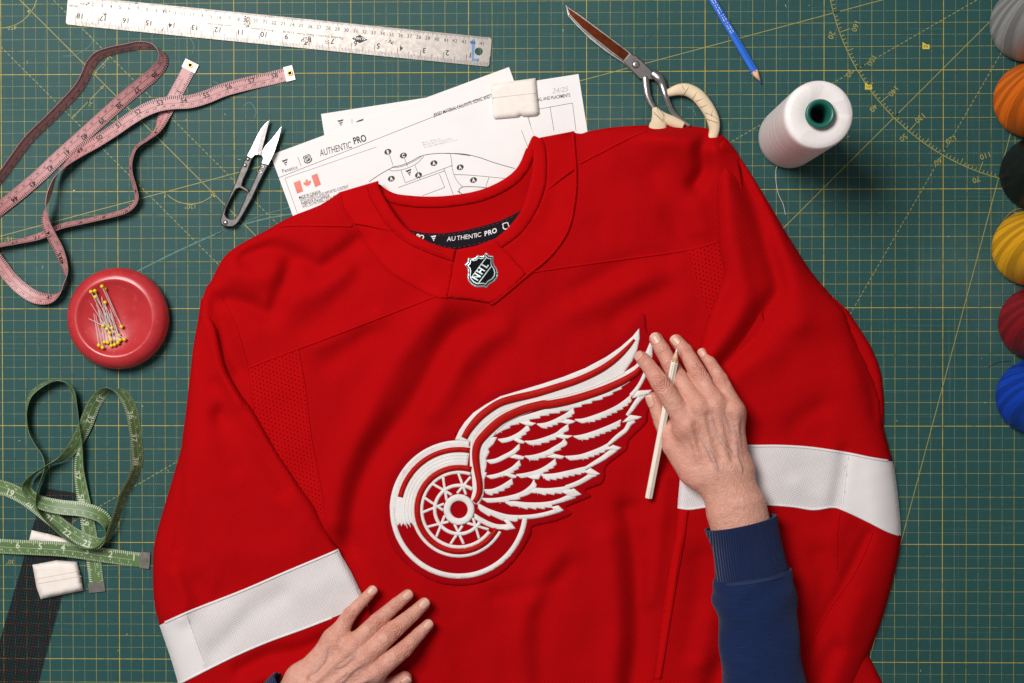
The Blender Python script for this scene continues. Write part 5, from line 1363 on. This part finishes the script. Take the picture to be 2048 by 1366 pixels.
# ------------------------------------------------------------------ the person's hands (distance-field modelled, one skin each)
def smin(a, b, k):
    h = np.clip(.5+.5*(b-a)/k, 0, 1); return b*(1-h)+a*h-k*h*(1-h)
class Field:
    def __init__(s, lo, hi, vx):
        s.lo = np.array(lo); s.vx = vx; s.n = np.ceil((np.array(hi)-s.lo)/vx).astype(int)+1
        ax = [np.float32(s.lo[i])+np.arange(s.n[i], dtype=np.float32)*np.float32(vx) for i in range(3)]
        s.X, s.Y, s.Z = np.meshgrid(*ax, indexing='ij'); s.D = np.full(s.n, 1.0, np.float32)
    def box(s, pts, m):
        P = np.array(pts); a = np.clip(((P.min(0)-m-s.lo)/s.vx).astype(int), 0, s.n); b = np.clip(((P.max(0)+m-s.lo)/s.vx).astype(int)+2, 0, s.n)
        return tuple(slice(a[i], b[i]) for i in range(3))
    def cap(s, a, b, ra, rb, k=.004, flat=None, sub=False):
        sl = s.box([a, b], max(ra, rb)+.03)
        X, Y, Z = s.X[sl], s.Y[sl], s.Z[sl]; a = np.array(a); b = np.array(b); ba = b-a; L = max(float(ba@ba), 1e-12)
        t = np.clip(((X-a[0])*ba[0]+(Y-a[1])*ba[1]+(Z-a[2])*ba[2])/L, 0, 1).astype(np.float32)
        fz = 1.0 if flat is None else flat
        d = np.sqrt((X-a[0]-t*ba[0])**2+(Y-a[1]-t*ba[1])**2+((Z-a[2]-t*ba[2])*fz)**2)-(ra+(rb-ra)*t)
        s.D[sl] = smin(s.D[sl], d, k) if not sub else -smin(-s.D[sl], d, k)
    def groove(s, c, fn, r):
        sl = s.box([c], r); s.D[sl] += fn(s.X[sl]-c[0], s.Y[sl]-c[1], s.Z[sl]-c[2])
    def surface(s):
        D = s.D; n = s.n; neg = D < 0
        cs = [neg[i:n[0]-1+i, j:n[1]-1+j, k:n[2]-1+k] for i in (0,1) for j in (0,1) for k in (0,1)]
        cnt = sum(c.astype(np.int8) for c in cs); act = (cnt > 0) & (cnt < 8)
        idx = -np.ones(act.shape, np.int64); I, Jx, K = np.nonzero(act); idx[I, Jx, K] = np.arange(len(I))
        acc = np.zeros((len(I), 3)); num = np.zeros(len(I)); base = np.stack([I, Jx, K], 1).astype(float)
        corners = [(i,j,k) for i in (0,1) for j in (0,1) for k in (0,1)]
        val = {c: D[I+c[0], Jx+c[1], K+c[2]].astype(float) for c in corners}
        for c in corners:
            for ax in range(3):
                if c[ax] == 0:
                    e = list(c); e[ax] = 1; e = tuple(e); va, vb = val[c], val[e]; m = (va < 0) != (vb < 0)
                    t = np.where(m, va/(va-vb+1e-20), 0); p = np.array(c, float)+t[:,None]*(np.array(e)-np.array(c))
                    acc[m] += p[m]; num[m] += 1
        V = s.lo+(base+acc/num[:,None])*s.vx
        F = []
        for ax in range(3):
            o = [0,0,0]; o[ax] = 1
            A_ = neg[:n[0]-o[0], :n[1]-o[1], :n[2]-o[2]]; B_ = neg[o[0]:, o[1]:, o[2]:]
            m = A_ != B_; u, v = (ax+1) % 3, (ax+2) % 3
            ii = np.stack(np.nonzero(m), 1); ok = (ii[:,u] > 0) & (ii[:,v] > 0) & (ii[:,u] < n[u]-1) & (ii[:,v] < n[v]-1); ii = ii[ok]
            flip = A_[ii[:,0], ii[:,1], ii[:,2]]
            du = np.zeros(3, int); du[u] = 1; dv = np.zeros(3, int); dv[v] = 1
            q = [idx[tuple((ii-a*du-b*dv).T)] for a, b in ((1,1),(0,1),(0,0),(1,0))]
            Q = np.stack(q, 1); Q[~flip] = Q[~flip][:, ::-1]; F.append(Q)
        F = np.vstack(F); F = F[(F >= 0).all(1)]
        return V, F
def make_hand(fingers, thumb, palm, carp, wrist, root, vx=.0008, veins=(), lo_clip=None):
    """fingers: list of [(px,py,z,r) x4: MCP,PIP,DIP,tip]"""
    allp = []
    W = lambda q: np.array(U1(q[0], q[1], q[2]))
    pts = [W(q) for f in fingers+[thumb] for q in f]+[W(q) for q in palm+carp+wrist]
    P = np.array(pts); lo = P.min(0)-.024; hi = P.max(0)+.024
    fd = Field(lo, hi, vx)
    # palm and wrist
    for q, c in zip(palm, carp):
        fd.cap(W(q), W(c), q[3], c[3], .016, 1.12)
    for a, b in zip(palm[:-1], palm[1:]): fd.cap(W(a), W(b), a[3]*.95, b[3]*.95, .012, 1.15)
    for a, b in zip(carp[:-1], carp[1:]): fd.cap(W(a), W(b), a[3]*.95, b[3]*.95, .012, 1.15)
    for a, b in zip(wrist[:-1], wrist[1:]): fd.cap(W(a), W(b), a[3], b[3], .014, 1.38)
    for c in carp: fd.cap(W(c), W(wrist[0]), c[3]*.9, wrist[0][3]*.8, .014, 1.3)
    palmD = fd.D.copy(); parts = []
    # each finger grows from its knuckle; neighbouring fingers must not melt together
    for f in fingers+[thumb]:
        fd.D = np.full(fd.n, 1.0, np.float32)
        w_ = [W(q) for q in f]; r = [q[3] for q in f]
        for i in range(len(f)-1):
            fd.cap(w_[i], w_[i+1], r[i]*(.97 if i else 1), r[i+1]*.97, .0012)
        parts.append(fd.D)
    D = parts[0]
    for p in parts[1:]: D = smin(D, p, .0018)
    fd.D = smin(D, palmD, .010)
    # knuckle heads, tendons, veins
    for f in fingers:
        m = W(f[0]); fd.cap(m+np.array((0,0,f[0][3]*.35)), m+np.array((0,0,f[0][3]*.35)), f[0][3]*.78, f[0][3]*.78, .006)
    for f, c in zip(fingers, carp):
        a = W(f[0]); b = W(c); up = f[0][3]*.86; uc = c[3]*.80
        fd.cap(a+np.array((0,0,up)), b*.8+a*.2+np.array((0,0,uc)), .0022, .0010, .0050)
    vein_pts = []
    # hollows between the tendons
    for (f, c), (f2, c2) in zip(list(zip(fingers, carp))[:-1], list(zip(fingers, carp))[1:]):
        a = (W(f[0])+W(f2[0]))/2; b = (W(c)+W(c2))/2; a = a*.85+b*.15; b = b*.75+a*.25; up = (f[0][3]+f2[0][3])/2+.0045
        fd.cap(a+np.array((0,0,up)), b+np.array((0,0,up)), .0030, .0016, .0050, sub=True)
    D0 = fd.D.copy()
    for v in veins:
        Q = resample(cat(np.array(v, float), 6), 6); Pv = []
        for q in Q:      # drop the vein on to the skin from above
            p = np.array(U1(q[0], q[1], .05)); ij = ((p-fd.lo)/vx).astype(int)[:2]; col = D0[ij[0], ij[1], :]
            kk = np.nonzero(col < 0)[0]; k0 = kk.max(); z = fd.lo[2]+(k0+col[k0]/(col[k0]-col[k0+1]))*vx
            Pv.append(np.array(U1(q[0], q[1], z-.0006)))
        rr = [.0011*min(1, .25+i*.4, .25+(len(Pv)-1-i)*.4) for i in range(len(Pv))]
        for i in range(len(Pv)-1): fd.cap(Pv[i], Pv[i+1], rr[i], rr[i+1], .0022); vein_pts.append((Pv[i], Pv[i+1]))
    # creases over the joints
    grooves = []
    for f in fingers:
        w_ = [W(q) for q in f]
        for ji, kind in ((1,'pip'),(2,'dip')):
            dr = w_[ji+1]-w_[ji-1]; dr[2] = 0; dr /= np.linalg.norm(dr); sd = np.array((-dr[1], dr[0], 0)); r = f[ji][3]; nz = np.array((0,0,1.0))
            def fn(X, Y, Z, dr=dr, sd=sd, r=r, kind=kind):
                a = X*dr[0]+Y*dr[1]; b = X*sd[0]+Y*sd[1]; up = np.clip((Z+r*.1)/(r*.7), 0, 1)
                if kind == 'pip':
                    q = np.sqrt((a/(r*.62))**2+(b/(r*.80))**2)
                    wob = .10*np.sin(7*np.arctan2(b, a)+r*9e3)
                    g_ = np.zeros_like(a)
                    for k, dp in ((.22,.0017),(.62,.0017),(1.0,.0015),(1.4,.0010)): g_ += dp*np.exp(-((q+wob-k)*r*.62/.00085)**2)
                    g_ *= np.clip(1.5-np.abs(b)/(r*.95), 0, 1)
                else:
                    g_ = np.zeros_like(a)
                    for k, dp in ((-.0032,.0007),(-.0010,.0010),(.0014,.0010),(.0036,.0006)): g_ += dp*np.exp(-((a+.25*b*b/r-k)/.0008)**2)
                    g_ *= np.clip(1.3-np.abs(b)/(r*.9), 0, 1)
                return (g_*up).astype(np.float32)
            fd.groove(w_[ji], fn, r*1.9); grooves.append((w_[ji], fn, r*1.9))
    V, F = fd.surface(); cre = np.zeros(len(V))
    for c_, fn, r_ in grooves:
        m = np.abs(V-c_).max(1) < r_; q = V[m]-c_; cre[m] += fn(q[:,0], q[:,1], q[:,2])/.0015
    o = mesh('hand', V, F, MT['skin'], root, True, fix=False)
    me = o.data
    red = np.zeros(len(V)); 
    for f in fingers+[thumb]:
        for i, (am, wd) in enumerate(((.75,.010),(.9,.0065),(.5,.006),(.9,.008))):
            if i < len(f): red = np.maximum(red, am*np.exp(-(np.linalg.norm(V-W(f[i]), axis=1)/(f[i][3]+wd*.6))**2*1.2))
    ve = np.zeros(len(V))
    for a, b in vein_pts:
        ba = b-a; t = np.clip(((V-a)@ba)/(ba@ba), 0, 1); ve = np.maximum(ve, np.exp(-(np.linalg.norm(V-a-t[:,None]*ba, axis=1)/.0024)**2))
    for nm, arr in (('redness', red), ('vein', ve), ('crease', np.clip(cre,0,1))):
        at = me.attributes.new(nm, 'FLOAT', 'POINT'); at.data.foreach_set('value', arr.astype(np.float32))
    # nails
    for f, show in [(f, 1) for f in fingers]+[(thumb, 1)]:
        a = W(f[-2]); b = W(f[-1]); r = f[-1][3]*1.0; dr = (b-a)/np.linalg.norm(b-a)
        roll = f[-1][4] if len(f[-1]) > 4 else 0.0
        sd = np.cross(dr, (0,0,1.0)); sd /= np.linalg.norm(sd); up = np.cross(sd, dr)
        cr, sr_ = math.cos(roll), math.sin(roll); sd, up = sd*cr+up*sr_, up*cr-sd*sr_
        Ln = r*1.75; nu, nv = 9, 9; Vn = []; Fn = []; tipm = []
        for i in range(nu):
            for j in range(nv):
                u = i/(nu-1); v = (j/(nv-1))*2-1
                # rounded base, rounded free edge
                wv = .92*(1-.16*(1-u)**2); th = v*wv*.86
                start = -r*1.0+(.30*v*v)*Ln*.5; end = r*.80-(.30*v*v)*Ln*.40
                x = start+(end-start)*u
                rr = math.sqrt(max(r*r-(max(0,x)*.78)**2, 0))*1.0+.00022
                Vn.append(b+dr*x+rr*(math.sin(th)*sd+math.cos(th)*up))
        for i in range(nu-1):
            for j in range(nv-1): Fn.append((i*nv+j, i*nv+j+1, (i+1)*nv+j+1, (i+1)*nv+j))
        no = mesh('fingernail', Vn, Fn, MT['nail'], o, True)
        no.data.materials.append(MT['nail_tip'])
        for p in no.data.polygons:
            if p.index//(nv-1) >= nu-2: p.material_index = 1
        so = no.modifiers.new('solid', 'SOLIDIFY'); so.thickness = .0005; so.offset = -1
    return o
person = thing('person', 'two bare hands in navy sleeves, one holding a white pencil over the jersey', 'person', tuple(U1(1450,1100,.02)))
HR = zc(1200,620,3.105); HL = zc(500,1120,4.655)
def J_(conv, x, y, h, r, *ex):
    p = conv((x, y))[0]; return (p[0], p[1], h, r)+ex
B = .015
rf = [ # MCP, PIP, DIP, tip
 [J_(HR,545,715,B+.034,.0118), J_(HR,372,448,B+.036,.0102), J_(HR,300,345,B+.022,.0080), J_(HR,262,300,B+.0085,.0074,.25)],
 [J_(HR,610,600,B+.035,.0112), J_(HR,455,372,B+.016,.0095), J_(HR,388,250,B+.0125,.0083), J_(HR,348,180,B+.0085,.0074,.1)],
 [J_(HR,715,580,B+.034,.0105), J_(HR,602,385,B+.023,.0094), J_(HR,530,255,B+.013,.0080), J_(HR,474,190,B+.0085,.0070,.25)],
 [J_(HR,835,620,B+.034,.0098), J_(HR,748,432,B+.024,.0082), J_(HR,690,335,B+.015,.0066), J_(HR,640,268,B+.0085,.0058,.35)],
]
rth = [J_(HR,560,1000,B+.022,.0135), J_(HR,452,850,B+.018,.0110), J_(HR,390,690,B+.009,.0100), J_(HR,333,552,B+.0075,.0078,.9)]
rpalm = [J_(HR,540,740,B+.028,.0125), J_(HR,620,640,B+.030,.0130), J_(HR,715,620,B+.030,.0128), J_(HR,815,660,B+.028,.0122)]
rcarp = [J_(HR,640,1030,B+.028,.0130), J_(HR,720,1010,B+.031,.0135), J_(HR,790,1000,B+.030,.0135), J_(HR,860,990,B+.026,.0125)]
rwr = [J_(HR,800,1110,B+.027,.0220), J_(HR,842,1220,B+.029,.0285), J_(HR,888,1400,B+.031,.0280), J_(HR,920,1560,B+.033,.0270)]
rv = [[HR((680,640))[0], HR((720,760))[0], HR((790,860))[0], HR((850,920))[0], HR((880,1010))[0]], [HR((820,700))[0], HR((840,800))[0], HR((850,920))[0]], [HR((620,780))[0], HR((690,900))[0], HR((730,1000))[0]], [HR((760,640))[0], HR((790,720))[0], HR((820,760))[0]]]
make_hand(rf, rth, rpalm, rcarp, rwr, person, veins=rv)
B = .018
lf = [
 [J_(HL,800,720,B+.022,.0100), J_(HL,930,505,B+.017,.0078), J_(HL,1050,380,B+.0115,.0063), J_(HL,1140,285,B+.0075,.0058)],
 [J_(HL,960,800,B+.026,.0108), J_(HL,1185,570,B+.020,.0090), J_(HL,1365,410,B+.0125,.0072), J_(HL,1468,325,B+.0080,.0063)],
 [J_(HL,1080,890,B+.028,.0112), J_(HL,1352,640,B+.022,.0096), J_(HL,1515,505,B+.0135,.0077), J_(HL,1622,405,B+.0085,.0066)],
 [J_(HL,1180,1030,B+.028,.0110), J_(HL,1435,830,B+.022,.0090), J_(HL,1570,690,B+.0130,.0072), J_(HL,1658,602,B+.0080,.0061)],
]
lth = [J_(HL,900,1420,B+.018,.0140), J_(HL,1120,1290,B+.014,.0115), J_(HL,1310,1180,B+.010,.0100), J_(HL,1440,1100,B+.0085,.0078,-.6)]
lpalm = [J_(HL,780,770,B+.019,.0115), J_(HL,900,860,B+.023,.0125), J_(HL,1010,950,B+.024,.0128), J_(HL,1110,1070,B+.022,.0122)]
lcarp = [J_(HL,470,1110,B+.020,.0125), J_(HL,540,1180,B+.025,.0140), J_(HL,620,1250,B+.025,.0140), J_(HL,720,1340,B+.022,.0135)]
lwr = [J_(HL,500,1290,B+.024,.0215), J_(HL,380,1420,B+.026,.0280), J_(HL,250,1560,B+.028,.0290)]
lv = [[HL((980,880))[0], HL((880,970))[0], HL((800,1000))[0]], [HL((720,820))[0], HL((690,930))[0], HL((600,1050))[0]], [HL((1060,960))[0], HL((960,1020))[0], HL((880,1110))[0], HL((780,1180))[0]], [HL((1150,1090))[0], HL((1040,1140))[0]]]
make_hand(lf, lth, lpalm, lcarp, lwr, person, veins=lv)
# sleeves of the sweater
def loft(name, st, mat, parent, flat=.78, n=48, wob=0.0, thick=.0016, close=True):
    """stations: (xl,yl,xr,yr,z centre, bulge)"""
    Q = cat(np.array(st, float), 8); V = []; F = []; m = len(Q)
    for i, q in enumerate(Q):
        A_ = U1(q[0], q[1], q[4]); B_ = U1(q[2], q[3], q[4]); c = (A_+B_)/2; e = (B_-A_)/2; hh = np.linalg.norm(e)*flat
        for k in range(n):
            a = 2*math.pi*k/n; f = 1+wob*(.6*math.sin(3*a+i*.16)+.4*math.sin(5*a-i*.27+1)+.55*math.sin(i*.42+1.6*math.sin(a*2+.5)))
            V.append(c+e*math.cos(a)*f+np.array((0,0,1.0))*math.sin(a)*hh*f)
    for i in range(m-1):
        for k in range(n): F.append((i*n+k, i*n+(k+1)%n, (i+1)*n+(k+1)%n, (i+1)*n+k))
    o = mesh(name, V, F, mat, parent, True)
    so = o.modifiers.new('solid', 'SOLIDIFY'); so.thickness = thick; so.offset = -1
    return o
slv = loft('sleeve', [(1427,1160,1579,1136,.050,0),(1424,1180,1586,1158,.051,0),(1425,1205,1592,1190,.052,0),(1436,1240,1596,1228,.053,0),(1441,1290,1600,1282,.054,0),(1442,1340,1606,1334,.055,0),(1444,1400,1613,1396,.056,0),(1446,1460,1620,1458,.056,0)], MT['navy'], person, .70, wob=.036)
loft('cuff', [(1409,1061,1554,1029,.046,0),(1416,1078,1556,1048,.0465,0),(1425,1100,1562,1080,.047,0),(1429,1130,1569,1108,.048,0),(1431,1166,1578,1141,.049,0)], MT['navy_rib'], slv, .72, wob=.004, thick=.0025)
loft('cuff_seam', [(1428,1162,1579.5,1137.5,.050,0),(1427,1165,1580.5,1140.5,.0502,0),(1427,1168,1581,1144,.0504,0)], MT['navy_seam'], slv, .735, wob=.0)
sv2 = loft('sleeve', [(520,1378,610,1462,.046,0),(500,1390,580,1480,.047,0),(470,1420,545,1510,.048,0)], MT['navy'], person, .8, wob=.01)
loft('cuff', [(549,1346,640,1440,.044,0),(540,1352,632,1446,.044,0),(518,1376,612,1464,.046,0)], MT['navy_rib'], sv2, .8, wob=.004, thick=.0025)

# white pencil held between the fingers
zt, ze = .015+.030, .015+.0085
wp, wb, A, d, s_, u = pencil('white_pencil', 'white marking pencil with grey dots held between the index and middle fingers', U1(1354,697,zt), U1(1297,996,ze), .0041, MT['cream_lacquer'], MT['white_print'], .0125, .0045)
V0 = []; F0 = []; Lp = np.linalg.norm(U1(1354,697,zt)-U1(1297,996,ze))
def dot(pos, lat, r):
    b = len(V0)
    for k in range(6):
        a = k*math.pi/3; V0.append(tuple(A+d*(pos+r*math.cos(a))+s_*(lat+r*math.sin(a))+u*(.0041*math.cos(math.pi/6)+.00010-max(0,abs(lat)-.0019)*.58)))
    F0.append(tuple(range(b, b+6)))
for i in range(26):
    for j in range(-1, 2):
        p_ = .0165+i*.0016; 
        if p_ < .058: dot(p_+(j % 2)*.0008, j*.0013, .00042)
for i in range(6):
    for j in range(-1, 2): dot(Lp-.0125+i*.0019+(j % 2)*.0009, j*.0013, .00036)
rw = random.Random(11)
def dash(p0, l0, p1, l1, w_=.00016):
    b = len(V0); e = np.array((p1-p0, l1-l0)); e /= np.linalg.norm(e)+1e-9; nn = np.array((-e[1], e[0]))*w_
    for pp_, ll in ((p0+nn[0], l0+nn[1]),(p1+nn[0], l1+nn[1]),(p1-nn[0], l1-nn[1]),(p0-nn[0], l0-nn[1])):
        V0.append(tuple(A+d*pp_+s_*ll+u*(.0041*math.cos(math.pi/6)+.00010)))
    F0.append((b,b+1,b+2,b+3))
pos = .078
while pos < Lp-.022:       # worn, unreadable maker's imprint
    for k in range(rw.choice((2,3))): dash(pos+rw.uniform(0,.0012), rw.uniform(-.0011,.0011), pos+rw.uniform(0,.0016), rw.uniform(-.0011,.0011))
    pos += rw.choice((.0024,.0026,.0028,.0048))
me = bpy.data.meshes.new('dot_print'); me.from_pydata(V0, [], F0); link('dot_print', me, MT['dot_ink'], wb)
